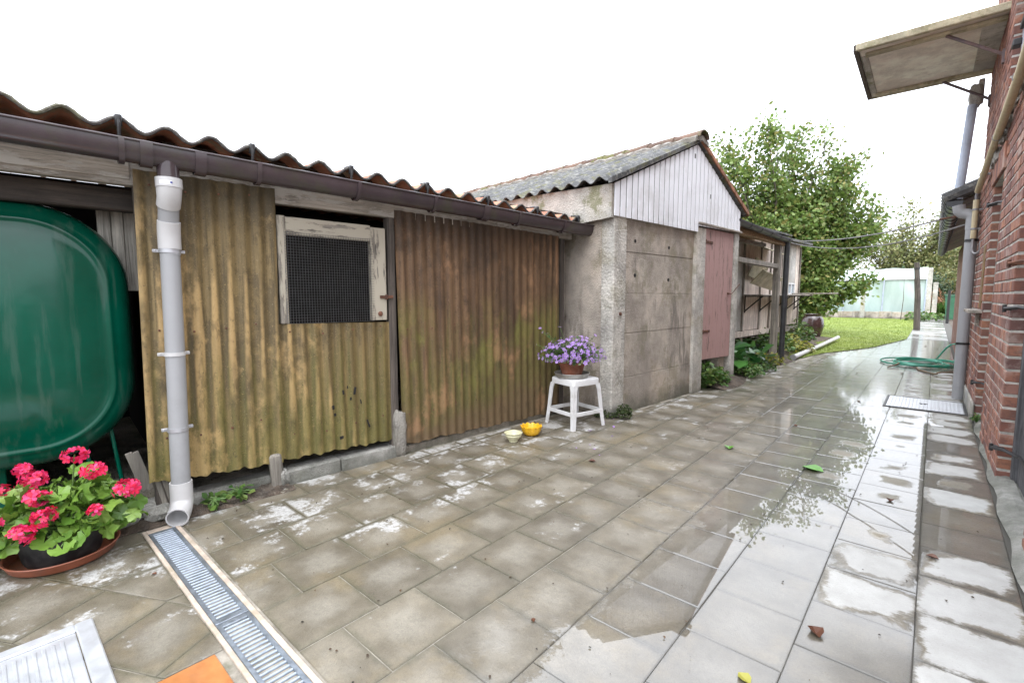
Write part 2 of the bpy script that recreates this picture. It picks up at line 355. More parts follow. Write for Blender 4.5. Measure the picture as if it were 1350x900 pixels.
def roofmat(name, col, lich=(.30, .29, .25), moss=.5, sc=14):
    m = Mat(name); p = m.pos(); a = m.noise(p, 3, 6, .65); b = m.noise(p, sc, 6, .75); g = m.noise(p, 160, 4, .7)
    c = m.ramp(a, [(.37, [q * .55 for q in col]), (.63, [q * 1.35 for q in col])])
    c = m.mix(m.ma('MULTIPLY', m.step(b, .50, .60), .7), c, lich)
    c = m.mix(m.ma('MULTIPLY', m.step(m.noise(p, 5, 6, .7), .52, .62), moss), c, (.12, .115, .035))
    c = m.mix(m.step(g, .6, .7), c, [q * .4 for q in col])
    return m.set(col=c, rough=.85, normal=m.bump(m.ma('ADD', b, g), .6, .006))
MT['roof_red'] = roofmat("red_brown_fibre_cement", (.42, .17, .10), (.45, .36, .25), .35, 5)
MT['roof_grey'] = roofmat("grey_lichen_fibre_cement", (.085, .085, .085), (.24, .235, .21), .6)
MT['edge_dark'] = roofmat("black_weathered_edge", (.075, .066, .06), (.20, .19, .165), .5, 26)
MT['clay'] = roofmat("mossy_clay_ridge", (.14, .085, .06), (.17, .16, .12), 1.0, 5)
MT['clay_clean'] = roofmat("orange_clay_verge", (.36, .155, .085), (.25, .15, .1), .1)

def wood(name, col, rough=.8, along='y', dark=.5, paint=None, pamt=.5, streak=1.0):
    m = Mat(name); p = m.obj(); sc = {'x': (.6, 14, 14), 'y': (14, .6, 14), 'z': (14, 14, .6)}[along]
    g = m.noise(m.map(p, sc), 3.2, 6, .7, .4); g2 = m.noise(m.map(p, [q * 2.3 for q in sc]), 6, 5, .7); a = m.noise(p, 2.4, 5, .6)
    c = m.ramp(g, [(.36, [q * .45 for q in col]), (.5, col), (.64, [min(1, q * 1.5) for q in col])])
    c = m.mix(m.ma('MULTIPLY', m.step(a, .48, .62), dark), c, [q * .4 for q in col])
    c = m.mix(m.step(g2, .60, .70), c, [q * .28 for q in col])
    h = m.ma('ADD', g, g2)
    if paint:
        pm = m.step(m.ma('ADD', m.noise(m.map(p, [q ** .5 for q in sc]), 5, 7, .75), m.ma('MULTIPLY', m.ma('SUBTRACT', g, .5), .5)), pamt + .05, pamt - .02)
        c = m.mix(pm, c, paint); h = m.ma('ADD', m.ma('MULTIPLY', h, .5), pm)
    return m.set(col=c, rough=rough, normal=m.bump(h, .5, .003))
MT['wood_grey'] = wood("weathered_grey_timber", (.27, .235, .195), along='y', paint=(.36, .33, .29), pamt=.46)
MT['wood_greyz'] = wood("weathered_grey_post", (.25, .225, .19), along='z')
MT['wood_dark'] = wood("dark_damp_timber", (.055, .042, .033), along='y')
MT['wood_darkz'] = wood("dark_damp_post", (.085, .07, .058), along='z')
MT['wood_tan'] = wood("bare_tan_board", (.33, .22, .12), along='x', dark=.35)
MT['wood_white'] = wood("peeling_white_paint_timber", (.17, .15, .125), along='z', paint=(.40, .36, .285), pamt=.545)
MT['wood_whiteh'] = wood("peeling_white_paint_rail", (.17, .15, .125), along='y', paint=(.40, .36, .285), pamt=.545)
MT['plank_white'] = wood("stringy_pale_plank", (.40, .37, .32), along='z', dark=.3)
MT['door_pink'] = wood("faded_pink_painted_door", (.20, .135, .115), along='z', paint=(.40, .245, .225), pamt=.575)
MT['door_grey'] = wood("grey_black_weathered_door", (.10, .098, .102), along='z', dark=.55)
MT['door_green'] = wood("green_grey_old_door", (.20, .21, .185), along='z', dark=.4, paint=(.16, .22, .11), pamt=.38)
MT['shutter'] = wood("grey_lilac_shutter", (.28, .27, .30), along='z', dark=.4)
MT['board_pink'] = wood("pale_pink_coop_board", (.74, .62, .54), along='z', dark=.35, rough=.9)
MT['board_grey'] = concrete("speckled_grey_board", (.55, .53, .49), .4, .1, 2, 90)
MT['board_yel'] = concrete("lichen_yellow_board", (.52, .47, .33), .5, .45, 3, 200)

MT['pvc'] = simple("grey_pvc", (.30, .30, .305), .42, .06, 3, .05, 90, spec=.4, dirt=(.17, .17, .165), damt=.35)
MT['pvc_lt'] = simple("pale_grey_pvc", (.50, .49, .485), .38, .06, 4, .04, 90)
MT['pvc_old'] = simple("blue_grey_old_pipe", (.42, .47, .56), .5, .15, 6, .1, 60, dirt=(.4, .4, .4))
MT['gutter'] = simple("brown_plastic_gutter", (.062, .046, .050), .2, .14, 4, .05, 120, dirt=(.07, .075, .04), dscale=5, damt=.45)
MT['gutter_blk'] = simple("black_wet_gutter", (.04, .042, .045), .4, .3, 6, .1, 60)
MT['rubber'] = simple("black_iron", (.022, .021, .021), .45, .3, 20, .3, 90)
MT['rust'] = simple("rusty_iron", (.13, .055, .032), .8, .5, 20, .5, 120, dirt=(.05, .03, .025))
MT['iron_purple'] = simple("weathered_iron_bracket", (.11, .085, .09), .6, .3, 14, .3, 90, dirt=(.16, .07, .04))
MT['bracket'] = simple("galvanised_clamp", (.45, .45, .47), .4, .1, 6, .05, 60, metal=.5)
def tankmat():
    m = Mat("green_tank_enamel"); p = m.pos(); a = m.noise(p, 2.2, 4, .6); sp = m.noise(p, 75, 3, .8); dr = m.noise(m.map(p, (4, 4, .4)), 3, 5, .6)
    c = m.ramp(a, [(.3, (.0008, .048, .027)), (.7, (.001, .082, .049))])
    c = m.mix(m.ma('MULTIPLY', m.step(dr, .52, .64), .16), c, (.13, .16, .14))
    c = m.mix(m.step(m.noise(p, 38, 3, .9), .775, .79), c, (.5, .52, .5))
    return m.set(col=c, rough=m.ramp(dr, [(.4, .10), (.6, .22)]), spec=.36, normal=m.bump(a, .10, .02))
MT['tank'] = tankmat()
MT['white_pl'] = simple("white_plastic", (.68, .68, .68), .38, .05, 5, .03, 90, dirt=(.42, .41, .38), dscale=9, damt=.45)
MT['terra'] = simple("terracotta", (.24, .085, .048), .75, .25, 12, .2, 150, dirt=(.30, .2, .15), dscale=10, damt=.5)
MT['terra_pl'] = simple("terracotta_plastic_saucer", (.30, .095, .052), .5, .15, 8, .06, 90, dirt=(.14, .08, .06), dscale=12)
MT['black_pl'] = simple("black_plastic_pot", (.014, .014, .015), .5, .3, 12, .12, 120, dirt=(.06, .055, .05), dscale=12)
MT['zinc'] = simple("zinc_dish", (.36, .35, .33), .5, .18, 20, .08, 90, metal=.4, dirt=(.2, .19, .15), dscale=14)
MT['cream'] = simple("cream_ceramic", (.62, .60, .40), .25, .06, 9, .02, 60)
MT['yellow'] = simple("yellow_ceramic", (.72, .40, .02), .25, .10, 8, .02, 60)
MT['soil'] = simple("bare_soil", (.085, .063, .046), .95, .45, 11, .9, 45, dirt=(.17, .15, .125), dscale=14, bdist=.03)
def sandmat():
    m = Mat("joint_sand"); p = m.pos(); X, Y, Z = m.sep(p); a = m.noise(p, 9, 6, .65); b = m.noise(p, 130, 4, .7)
    c = m.ramp(a, [(.36, (.17, .15, .12)), (.64, (.36, .325, .27))])
    c = m.mix(m.ma('MULTIPLY', m.step(m.noise(p, 4, 5), .5, .62), .7), c, (.055, .06, .024))          # moss in some joints
    c = m.mix(m.step(m.ma('ADD', X, m.ma('MULTIPLY', a, .5)), -1.0, -.5), c, (.06, .055, .045))        # silt in the low, always wet rows
    return m.set(col=c, rough=.9, normal=m.bump(b, .6, .004))
MT['sand'] = sandmat()
MT['galv'] = simple("galvanised_steel", (.33, .37, .42), .42, .16, 40, .06, 200, metal=.85, dirt=(.38, .42, .47), dscale=30)
MT['alu'] = simple("ribbed_aluminium_plate", (.60, .61, .63), .42, .08, 15, .06, 150, metal=.55, dirt=(.42, .41, .40), dscale=6)
MT['chan'] = simple("polymer_concrete_edge", (.44, .36, .29), .8, .18, 18, .3, 200, dirt=(.2, .17, .1), dscale=7)
MT['inside_shade'] = simple("dark_shed_inside", (.016, .013, .011), .95, .4, 4, .3, 40)  # near-black colour painting in the shade inside the shed
MT['void'] = simple("dark_channel", (.012, .011, .01), .8, .3, 9, .2, 60)
MT['orange'] = simple("orange_glazed_tile", (.36, .14, .045), .35, .2, 9, .05, 120, coat=.4)
MT['clad'] = simple("white_pvc_cladding", (.80, .81, .85), .42, .04, 4, .03, 60, dirt=(.44, .42, .40), dscale=2.5, damt=.35)
MT['clad_gap'] = simple("grey_cladding_groove", (.10, .095, .09), .6, .1, 6, .05, 60)
MT['hose'] = simple("green_hose", (.015, .24, .15), .4, .2, 9, .05, 90, dirt=(.12, .11, .06), dscale=8, damt=.7)
MT['hose_in'] = simple("brown_hose", (.15, .10, .055), .5, .2, 9, .05, 90)
MT['yellow_pipe'] = simple("cream_yellow_gas_pipe", (.46, .38, .235), .5, .12, 9, .1, 60, dirt=(.25, .19, .11), dscale=9)
MT['lead'] = simple("grey_metal_hook", (.24, .23, .23), .5, .15, 15, .15, 90, metal=.4)
MT['cable'] = simple("old_grey_cable", (.20, .19, .185), .7, .2, 9, .1, 90)
MT['urn'] = simple("glazed_brown_urn", (.045, .024, .022), .22, .25, 9, .06, 60, coat=.5)
MT['bark'] = simple("bark", (.10, .085, .065), .9, .4, 14, .7, 45, bdist=.02)
MT['straw'] = simple("dry_brown_brush", (.23, .12, .06), .9, .4, 20, .4, 60)
MT['cushion'] = simple("mossy_mortar", (.30, .28, .25), .95, .3, 12, .8, 60, dirt=(.12, .11, .08), bdist=.02)
MT['bin'] = simple("green_plastic_bin", (.05, .16, .09), .45, .15, 6, .05, 60)
MT['wire'] = simple("galvanised_wire_mesh", (.13, .13, .13), .5, .2, 20, .05, 90, metal=.4)
MT['glass_old'] = simple("old_window_glass", (.25, .30, .33), .12, .2, 5, .02, 30)
MT['slab_path'] = concrete("wet_path_slab", (.27, .265, .25), .4, .15, 1.5)
def wetpath():
    m = Mat("wet_path"); p = m.pos(); a = m.noise(p, 1.1, 5, .6); b = m.noise(p, 30, 4, .7)
    c = m.ramp(a, [(.3, (.13, .125, .11)), (.7, (.26, .255, .235))])
    return m.set(col=c, rough=.5, coat=m.step(a, .6, .4), crough=.12, normal=m.bump(b, .3, .004))
MT['slab_path'] = wetpath()
def filmmat():
    m = Mat("green_greenhouse_film"); p = m.pos(); a = m.noise(m.map(p, (1, 1, .35)), 1.4, 5, .6, .8); w = m.noise(m.map(p, (3, 3, .4), rot=(0, .5, 0)), 2.5, 4, .6, 1.5); X, Y, Z = m.sep(p)
    c = m.ramp(a, [(.3, (.38, .48, .43)), (.7, (.50, .59, .54))])
    c = m.mix(m.ma('MULTIPLY', m.step(m.ma('ADD', Z, m.ma('MULTIPLY', a, .9)), 1.3, .5), .45), c, (.30, .42, .40))
    m.set(col=c, rough=.35, normal=m.bump(w, .5, .05)); return m.m
MT['film'] = filmmat()
MT['film_top'] = simple("white_greenhouse_film", (.52, .62, .575), .35, .05, 2, .3, 3, bdist=.03)

def leafmat(name, cols, rough=.5, trans=.25, dry=None, damt=.08):
    m = Mat(name); r = m.ma('FRACT', m.ma('ADD', m.island(), m.orand())); p = m.pos()
    n = len(cols); c = m.ramp(r, [(i / max(1, n - 1), q) for i, q in enumerate(cols)])
    if dry: c = m.mix(m.step(m.noise(p, 900, 1), 1 - damt, 1), c, dry)
    c = m.mix(.35, c, m.mix(1.0, c, m.ramp(m.noise(p, 1.8, 4), [(.38, .55), (.62, 1.45)]), 'MULTIPLY'))
    m.set(col=c, rough=rough)
    tr = m.n("ShaderNodeBsdfTranslucent"); m.put(tr.inputs[0], c); ms = m.n("ShaderNodeMixShader"); ms.inputs[0].default_value = trans
    m.t.links.new(m.b.outputs[0], ms.inputs[1]); m.t.links.new(tr.outputs[0], ms.inputs[2]); m.t.links.new(ms.outputs[0], m.out.inputs[0])
    return m.m
MT['leaf_tree'] = leafmat("hazel_leaf", [(.07, .125, .03), (.12, .20, .04), (.17, .255, .055), (.235, .31, .085), (.11, .18, .045), (.32, .28, .09), (.14, .225, .048), (.20, .27, .075)], .5, .35)
MT['leaf_far'] = leafmat("far_tree_leaf", [(.15, .18, .06), (.20, .235, .08), (.25, .265, .10), (.29, .26, .11), (.14, .18, .065)])
MT['leaf_dark'] = leafmat("dark_shrub_leaf", [(.02, .042, .016), (.032, .062, .022), (.05, .085, .03)])
MT['leaf_ger'] = leafmat("geranium_leaf", [(.10, .21, .026), (.145, .27, .038), (.20, .33, .055), (.08, .17, .03), (.26, .38, .085)], .42, .25)
MT['leaf_pot'] = leafmat("small_pot_leaf", [(.05, .095, .03), (.08, .14, .045), (.13, .18, .07), (.20, .22, .10)])
MT['leaf_big'] = leafmat("broad_glossy_leaf", [(.022, .085, .022), (.04, .13, .03), (.07, .18, .035), (.03, .10, .03)], .28, .2)
MT['leaf_weed'] = leafmat("weed_leaf", [(.045, .11, .022), (.075, .16, .03), (.12, .20, .04), (.14, .17, .05)])
MT['leaf_yel'] = leafmat("yellow_green_leaf", [(.25, .27, .04), (.34, .30, .05), (.16, .22, .04)])
MT['grass'] = leafmat("lawn_blade", [(.15, .21, .03), (.21, .28, .045), (.29, .33, .08), (.17, .235, .035)], .55, .3)
MT['pet_red'] = leafmat("geranium_petal", [(.64, .010, .05), (.74, .016, .10), (.82, .06, .22), (.68, .012, .045)], .5, .3)
MT['pet_pur'] = leafmat("purple_petal", [(.36, .17, .62), (.46, .26, .74), (.54, .34, .80), (.40, .20, .66)], .55, .3)
MT['eye'] = simple("flower_eye", (.35, .40, .10), .6, .2)
MT['stem'] = simple("green_stem", (.10, .17, .045), .6, .2)
MT['leaf_dead'] = leafmat("fallen_leaf", [(.075, .022, .009), (.11, .038, .014), (.06, .018, .009)], .5, .1)
MT['leaf_green1'] = leafmat("fallen_green_leaf", [(.09, .26, .03), (.12, .30, .04)], .3, .2)
MT['moss'] = leafmat("moss", [(.025, .04, .012), (.045, .065, .018), (.06, .085, .02)], .9, .1)
def lawnmat():
    m = Mat("lawn_ground"); p = m.pos(); a = m.noise(p, .9, 5, .6); b = m.noise(p, 25, 5, .7)
    c = m.ramp(a, [(.3, (.14, .20, .03)), (.7, (.24, .28, .06))]); c = m.mix(m.ma('MULTIPLY', m.step(b, .5, .62), .5), c, (.10, .15, .03)); c = m.mix(m.ma('MULTIPLY', m.step(m.noise(p, 2.2, 6, .7), .54, .64), .5), c, (.20, .17, .08))
    return m.set(col=c, rough=.9, normal=m.bump(b, .6, .02))
MT['lawn'] = lawnmat()
def brickmat():
    m = Mat("red_brick"); p = m.pos(); r = m.island(); o = m.orand(); k = m.ma('FRACT', m.ma('ADD', r, o))
    c = m.ramp(k, [(0, (.18, .074, .052)), (.2, (.23, .098, .068)), (.4, (.29, .126, .082)), (.55, (.18, .08, .062)), (.7, (.34, .15, .088)), (.85, (.12, .058, .05)), (1, (.26, .13, .10))])
    a = m.noise(p, 14, 6, .7); g = m.noise(p, 120, 4, .7)
    c = m.mix(m.ma('MULTIPLY', m.step(a, .46, .60), .6), c, (.12, .062, .052))
    c = m.mix(m.ma('MULTIPLY', m.step(m.noise(p, 3, 6, .7), .53, .64), .45), c, (.44, .35, .30))
    return m.set(col=c, rough=.9, normal=m.bump(m.ma('ADD', a, g), .6, .005))
MT['brick'] = brickmat()
MT['mortar'] = simple("grey_lime_mortar", (.46, .43, .385), .95, .25, 14, .7, 130, dirt=(.22, .2, .17), dscale=6, bdist=.008)

# ================================================================== SETTING
def clip(poly, a, b, c):
    "keep a*x+b*y>=c"
    out = []
    for i in range(len(poly)):
        p, q = poly[i], poly[(i + 1) % len(poly)]; dp, dq = a * p[0] + b * p[1] - c, a * q[0] + b * q[1] - c
        if dp >= 0: out.append(p)
        if (dp >= 0) != (dq >= 0): t = dp / (dp - dq); out.append((p[0] + t * (q[0] - p[0]), p[1] + t * (q[1] - p[1])))
    return out
def area(poly): return abs(sum(poly[i][0] * poly[(i + 1) % len(poly)][1] - poly[(i + 1) % len(poly)][0] * poly[i][1] for i in range(len(poly)))) / 2 if len(poly) > 2 else 0

g = single("ground", ([(-150, -60, -.05), (150, -60, -.05), (150, 260, -.05), (-150, 260, -.05)], [(0, 1, 2, 3)]), MT['soil'], None, None, (0, 0, 0)); tag(g, kind="structure", label="bare earth under and around the yard")
paving = single("paving", ([(-3.4, -1.2, -.005), (.5, -1.2, -.005), (.5, 16.4, -.005), (-3.4, 16.4, -.005)], [(0, 1, 2, 3)]), MT['sand'], None, None, (0, 0, 0))
tag(paving, kind="structure", label="yard of square grey concrete tiles, wet from rain")
TW, TL, JT = .300, .3053, .0022
phase = {-1: .078, 0: .204, 1: .0385, 2: .177, 3: .020, 4: .168, 5: .010, 6: .165, 7: .012, 8: .160, 9: .010, 10: .16}
lawn_edge = [(-1.92, 5.9), (-1.90, 9.4), (-1.62, 11.1), (-.98, 13.1), (-.5, 16.2)]
tiles = []                                     # (poly, origin cell)
for k in range(-1, 11):
    x1 = .017 - TW * k; x0 = x1 - TW
    j0 = -1
    for j in range(1, 54):
        y0 = phase[k] + TL * j; y1 = y0 + TL
        jit = random.uniform(-.0012, .0012)
        poly = [(x0 + JT + jit, y0 + JT), (x1 - JT + jit, y0 + JT), (x1 - JT + jit, y1 - JT), (x0 + JT + jit, y1 - JT)]
        poly = clip(poly, 0, 1, .625); poly = clip(poly, 0, -1, -16.2)
        s_c = (x0 + x1) / 2 * sA + (y0 + y1) / 2 * cA
        if x0 < -1.4:
            if y1 < 3.6: poly = clip(poly, cA, -sA, -2.985)
            else:
                pa = clip(clip(poly, -sA, -cA, -3.71), cA, -sA, -2.985)
                pb = clip(clip(poly, sA, cA, 3.712), cA, -sA, -2.555)
                if area(pa) > .004: tiles.append((pa, (x0, y0), k, j))
                poly = pb
            for (ax, ay), (bx, by) in zip(lawn_edge, lawn_edge[1:]):
                if ay <= (y0 + y1) / 2 < by:
                    poly = clip(poly, (by - ay), -(bx - ax), (by - ay) * ax - (bx - ax) * ay)
        elif y0 > 10:
            for (ax, ay), (bx, by) in zip(lawn_edge, lawn_edge[1:]):
                if ay <= (y0 + y1) / 2 < by:
                    poly = clip(poly, (by - ay), -(bx - ax), (by - ay) * ax - (bx - ax) * ay)
        if area(poly) > .004: tiles.append((poly, (x0, y0), k, j))
def tilegeo(poly, cell, ctr, h, org=(0, 0), W=TW, L=TL, rot=0):
    """chamfered slab: top polygon inset, uv = place inside the tile cell"""
    n = len(poly); cx, cy = ctr; z = h; ins = []
    for i in range(n):
        p = Vector(poly[i]); a = (Vector(poly[i - 1]) - p); b = (Vector(poly[(i + 1) % n]) - p)
        a = a.normalized() if a.length > 1e-6 else a; b = b.normalized() if b.length > 1e-6 else b
        d = a + b; sn = abs(a.x * b.y - a.y * b.x); q = p + (d * (.0028 / sn) if sn > .15 else Vector((0, 0))); ins.append((q.x, q.y))
    V = [(x - cx, y - cy, z) for x, y in ins] + [(x - cx, y - cy, z - .0026) for x, y in poly] + [(x - cx, y - cy, -.03) for x, y in poly]
    F = [tuple(range(n))]
    for i in range(n):
        i2 = (i + 1) % n; F.append((n + i, n + i2, i2, i)); F.append((2 * n + i, 2 * n + i2, n + i2, n + i))
    c_, s_ = math.cos(-rot), math.sin(-rot)
    UVs = []
    for (x, y) in ins + poly + poly:
        dx, dy = x - cell[0], y - cell[1]; UVs.append(((dx * c_ - dy * s_) / W, (dx * s_ + dy * c_) / L))
    return V, F, UVs
def tilemesh(name, V, F, UVs):
    me = mesh(name, (V, F), MT['tile']); ul = me.uv_layers.new(name="UVMap")
    for lp in me.loops: ul.data[lp.index].uv = UVs[lp.vertex_index]
    return me
DRY = [(-.14, 2.43, .72), (-.10, 2.20, .80), (.2, 2.60, .74), (.17, 2.33, .86), (.17, 2.05, .84), (.17, 1.75, .80), (.17, 1.45, .74), (.2, 4.08, .78), (.2, 3.66, .8), (-.14, 4.08, .22), (-.10, 3.77, .25), (-.13, 4.98, .2), (-.10, 4.66, .2),
       (-.05, 2.85, .2), (-.45, 4.55, .25), (-.42, 4.23, .25), (-.40, 3.40, .25), (.2, 4.98, .7), (.2, 4.54, .5), (.2, 5.5, .8), (.2, 6.0, .8), (-.14, 1.2, .3), (.2, 7.8, .6), (.2, 8.3, .7), (.2, 8.9, .5)]
tdist = sorted(range(len(tiles)), key=lambda i: (sum(p[0] for p in tiles[i][0]) / len(tiles[i][0])) ** 2 + (sum(p[1] for p in tiles[i][0]) / len(tiles[i][0])) ** 2)
near = set(tdist[:272]); restV, restF, restU = [], [], []
for i, (poly, cell, k, j) in enumerate(tiles):
    ctr = (sum(p[0] for p in poly) / len(poly), sum(p[1] for p in poly) / len(poly)); h = random.uniform(-.0012, .0012)
    if i in near:
        V, F, UV = tilegeo(poly, cell, ctr, h)
        o = link("paving_tile", tilemesh("paving_tile", V, F, UV), paving); o.location = (ctr[0], ctr[1], 0)
        o.rotation_euler = (random.gauss(0, .0022), random.gauss(0, .0022), 0)
        d = 0.0
        for (x, y, q) in DRY:
            if abs(ctr[0] - x) < .15 and abs(ctr[1] - y) < .155: d = max(d, q)
        if k == -1 and d == 0 and not 2.72 < ctr[1] < 3.45: d = random.choice((.62, .72, .5, .3, .0, .42))
        if k == 0 and d == 0 and ctr[1] > 3.4: d = random.choice((0, .22, .3, .16, .35))
        o["dry"] = float(d)
    else:
        V, F, UV = tilegeo(poly, cell, (0, 0), h); b = len(restV); restV += V; restF += [tuple(q + b for q in f) for f in F]; restU += UV
o = link("paving_tiles", tilemesh("paving_tiles", restV, restF, restU), paving); o["kind"] = "stuff"; o["label"] = "concrete tiles further along the yard"
# tiles laid askew left of the drain channel
a28 = R(28.2); da = (math.cos(a28), math.sin(a28)); pa_ = (-sA * 0 - math.sin(a28), math.cos(a28)); A0 = (-2.377, .268)
for row in range(0, 4):
    for col in range(-6, 6):
        off = .15 * (row % 2); ox = A0[0] + da[0] * (col * .3 + off) - pa_[0] * .3 * (row + 1); oy = A0[1] + da[1] * (col * .3 + off) - pa_[1] * .3 * (row + 1)
        def P(a, b): return (ox + da[0] * a + pa_[0] * b, oy + da[1] * a + pa_[1] * b)
        poly = [P(JT, JT), P(.3 - JT, JT), P(.3 - JT, .3 - JT), P(JT, .3 - JT)]
        poly = clip(clip(clip(clip(poly, 0, -1, -.463), -1, 0, 1.68), cA, -sA, -2.93), 0, 1, -1.1)
        if area(poly) < .003: continue
        ctr = (sum(p[0] for p in poly) / len(poly), sum(p[1] for p in poly) / len(poly))
        V, F, UV = tilegeo(poly, (ox, oy), ctr, random.uniform(-.0012, .0012), W=.3, L=.3, rot=a28)
        o = link("paving_tile", tilemesh("paving_tile", V, F, UV), paving); o.location = (*ctr, 0); o["dry"] = 0.0
for col in range(8):                            # cut pieces between the askew tiles and the channel
    x0 = -3.02 + col * .3; poly = [(x0 + JT, .0), (x0 + .3 - JT, .0), (x0 + .3 - JT, .463), (x0 + JT, .463)]
    c0 = -math.sin(a28) * A0[0] + math.cos(a28) * A0[1]
    poly = clip(clip(clip(poly, -math.sin(a28), math.cos(a28), c0 + .002), -1, 0, 1.68), cA, -sA, -2.95)
    if area(poly) < .002: continue
    ctr = (sum(p[0] for p in poly) / len(poly), sum(p[1] for p in poly) / len(poly))
    V, F, UV = tilegeo(poly, (x0, .163), ctr, random.uniform(-.0012, .0012)); o = link("paving_tile", tilemesh("paving_tile", V, F, UV), paving); o.location = (*ctr, 0); o["dry"] = 0.0
for i in range(2):
    for j in range(2):
        o = link("orange_tile", mesh("orange_tile", box(0, .296, 0, .296, -.03, .002, .003), MT['orange']), paving); o.location = (-1.673 + .3 * i, .142 - .3 * j, 0)
        o["label"] = "glossy orange floor tile beside the drain channel"
# concrete strip at the foot of the house wall
vs = grid(40, 3, lambda a, b: (.322 + b * .10 + (.012 * math.sin(a * 57) * (b < .1)), 1.6 + a * 6.2, .012 + .03 * min(1, b * 2.2) + .004 * math.sin(a * 90 + b * 5)))
o = single("kerb_strip", vs, MT['conc_lt'], "rough concrete strip along the foot of the brick wall", None, (0, 0, 0)); tag(o, kind="structure")
# lawn
lawn_poly = [(-1.93, 9.0), (-1.62, 11.1), (-.98, 13.1), (-.5, 16.2), (-.52, 29.6), (-9, 29.6), (-9, 11.5), (-3.6, 9.2)]
lv = [(x, y, .012) for x, y in lawn_poly]
lawn = single("lawn", (lv, [tuple(range(len(lv)))]), MT['lawn'], None, None, (0, 0, 0)); tag(lawn, kind="structure", label="bright green lawn behind the yard")
def inpoly(x, y, poly):
    c = np.zeros(len(x), bool)
    for i in range(len(poly)):
        (x1, y1), (x2, y2) = poly[i], poly[i - 1]
        c ^= ((y1 > y) != (y2 > y)) & (x < (x2 - x1) * (y - y1) / (y2 - y1 + 1e-12) + x1)
    return c
def blades(n, xs, ys, h, w):
    a = rng.uniform(0, 2 * np.pi, n); hh = h * rng.uniform(.5, 1.2, n); lean = rng.normal(0, .35, (n, 2)) * hh[:, None]
    b = np.stack([xs, ys, np.full(n, .005)], 1); dx = np.stack([np.cos(a), np.sin(a), 0 * a], 1) * w
    tip = b + np.stack([lean[:, 0], lean[:, 1], hh], 1)
    V = np.stack([b - dx, b + dx, tip], 1).reshape(-1, 3); return V, np.arange(3 * n).reshape(-1, 3)
xs = rng.uniform(-7, -.4, 90000) + rng.normal(0, .04, 90000); ys = 9 + 20.6 * rng.uniform(0, 1, 90000) ** 1.5; k = inpoly(xs, ys, lawn_poly); xs, ys = xs[k], ys[k]
V, F = blades(len(xs), xs, ys, .045, .006)
o = link("grass", bigmesh("grass", V, F, MT['grass'])); tag(o, "short green grass blades covering the lawn", "grass", None, "stuff")
# garden path beyond the yard
path = single("garden_path", ([(-.62, 16.2, -.004), (.5, 16.2, -.004), (.5, 60, -.004), (-.5, 60, -.004)], [(0, 1, 2, 3)]), MT['sand'], None, None, (0, 0, 0)); tag(path, kind="structure", label="narrow wet slab path running past the lawn")
for j in range(34):
    y0 = 16.25 + j * .6; w0 = -.5 + .02 * math.sin(j * 3.1) + max(0, (y0 - 22)) * .012
    o = link("path_slab", mesh("path_slab", box(w0, .31, y0, y0 + .585, -.03, .004 + random.uniform(-.004, .004), .004), MT['slab_path']), path)
# soil strip against the tank bay
def soilfn(a, b):
    s = -1.2 + a * 2.15; u = -3.25 + b * .37; z = .012 + .03 * (1 - b) + .014 * math.sin(s * 23) * math.cos(u * 31) + .012 * math.sin(s * 51 + u * 40); return bw(u, s, z * (1 if b < .99 else .2))
o = single("soil_bed", grid(60, 14, soilfn), MT['soil'], None, None, (0, 0, 0), smooth=True); tag(o, kind="structure", label="strip of bare crumbly soil below the tank bay")
def bedfn(a, b):
    y = 6.0 + a * 9.0; x = -4.2 + b * (2.28 + .12 * math.sin(y * 2.2)); z = .05 + .10 * (1 - b) + .03 * math.sin(y * 5) * math.cos(x * 6); return (x, y, z * (1 if b < .98 else 0.05))
o = single("planting_bed", grid(50, 14, bedfn), MT['soil'], None, None, (0, 0, 0), smooth=True); tag(o, kind="structure", label="raised soil bed in front of the old hutch")

# ================================================================== SHED WITH CORRUGATED SHEETS
shed = Thing("shed", "long low shed clad in stained corrugated sheets, green tank bay at its end", "shed", (-3.05, 1.6, 0), BARN)
def csheet(s0, s1, z0a, z0b, z1a, z1b, u, pitch=.078, amp=.0075, lean=0.0, seed=0):
    n = int((s1 - s0) / pitch * 10)
    def fn(a, b):
        s = s0 + (s1 - s0) * a; zb = z0a + (z0b - z0a) * a; zt = z1a + (z1b - z1a) * a
        zb += .006 * math.sin(a * 31 + seed) + .004 * math.sin(a * 77)
        return (u + amp * math.cos(2 * math.pi * s / pitch + seed) + .006 * math.sin(a * 3 + b * 2 + seed), s + lean * (1 - b), zb + (zt - zb) * b)
    return grid(n, 10, fn, (-.003, 0, 0))
def sheetpart(name, args, mat, label):
    V, F = csheet(*args[0], **args[1]); u = args[0][6]
    o = shed.part(name, (V, F), mat, smooth=True, ang=60, label=label)
    # re-origin so that object x = 0 is the middle of the corrugation
    me = o.data; d = u - shed.b.x
    for v in me.vertices: v.co.x -= d
    o.location.x = d; return o
sheetpart("corrugated_sheet", ((.300, .950, .195, .15, 1.765, 1.77, -2.995), dict(seed=0, lean=-.026)), MT['grpA'], "ochre corrugated sheet beside the green tank")
sheetpart("corrugated_sheet", ((.915, 1.685, .155, .125, .985, .97, -3.017), dict(seed=1)), MT['grpA'], "short ochre corrugated sheet with small holes under the mesh window")
sheetpart("corrugated_sheet", ((1.728, 3.46, .075, .03, 1.745, 1.705, -3.0), dict(lean=.022, seed=2, pitch=.082, amp=.0068)), MT['grpC'], "wide brown corrugated sheet with green algae low down")
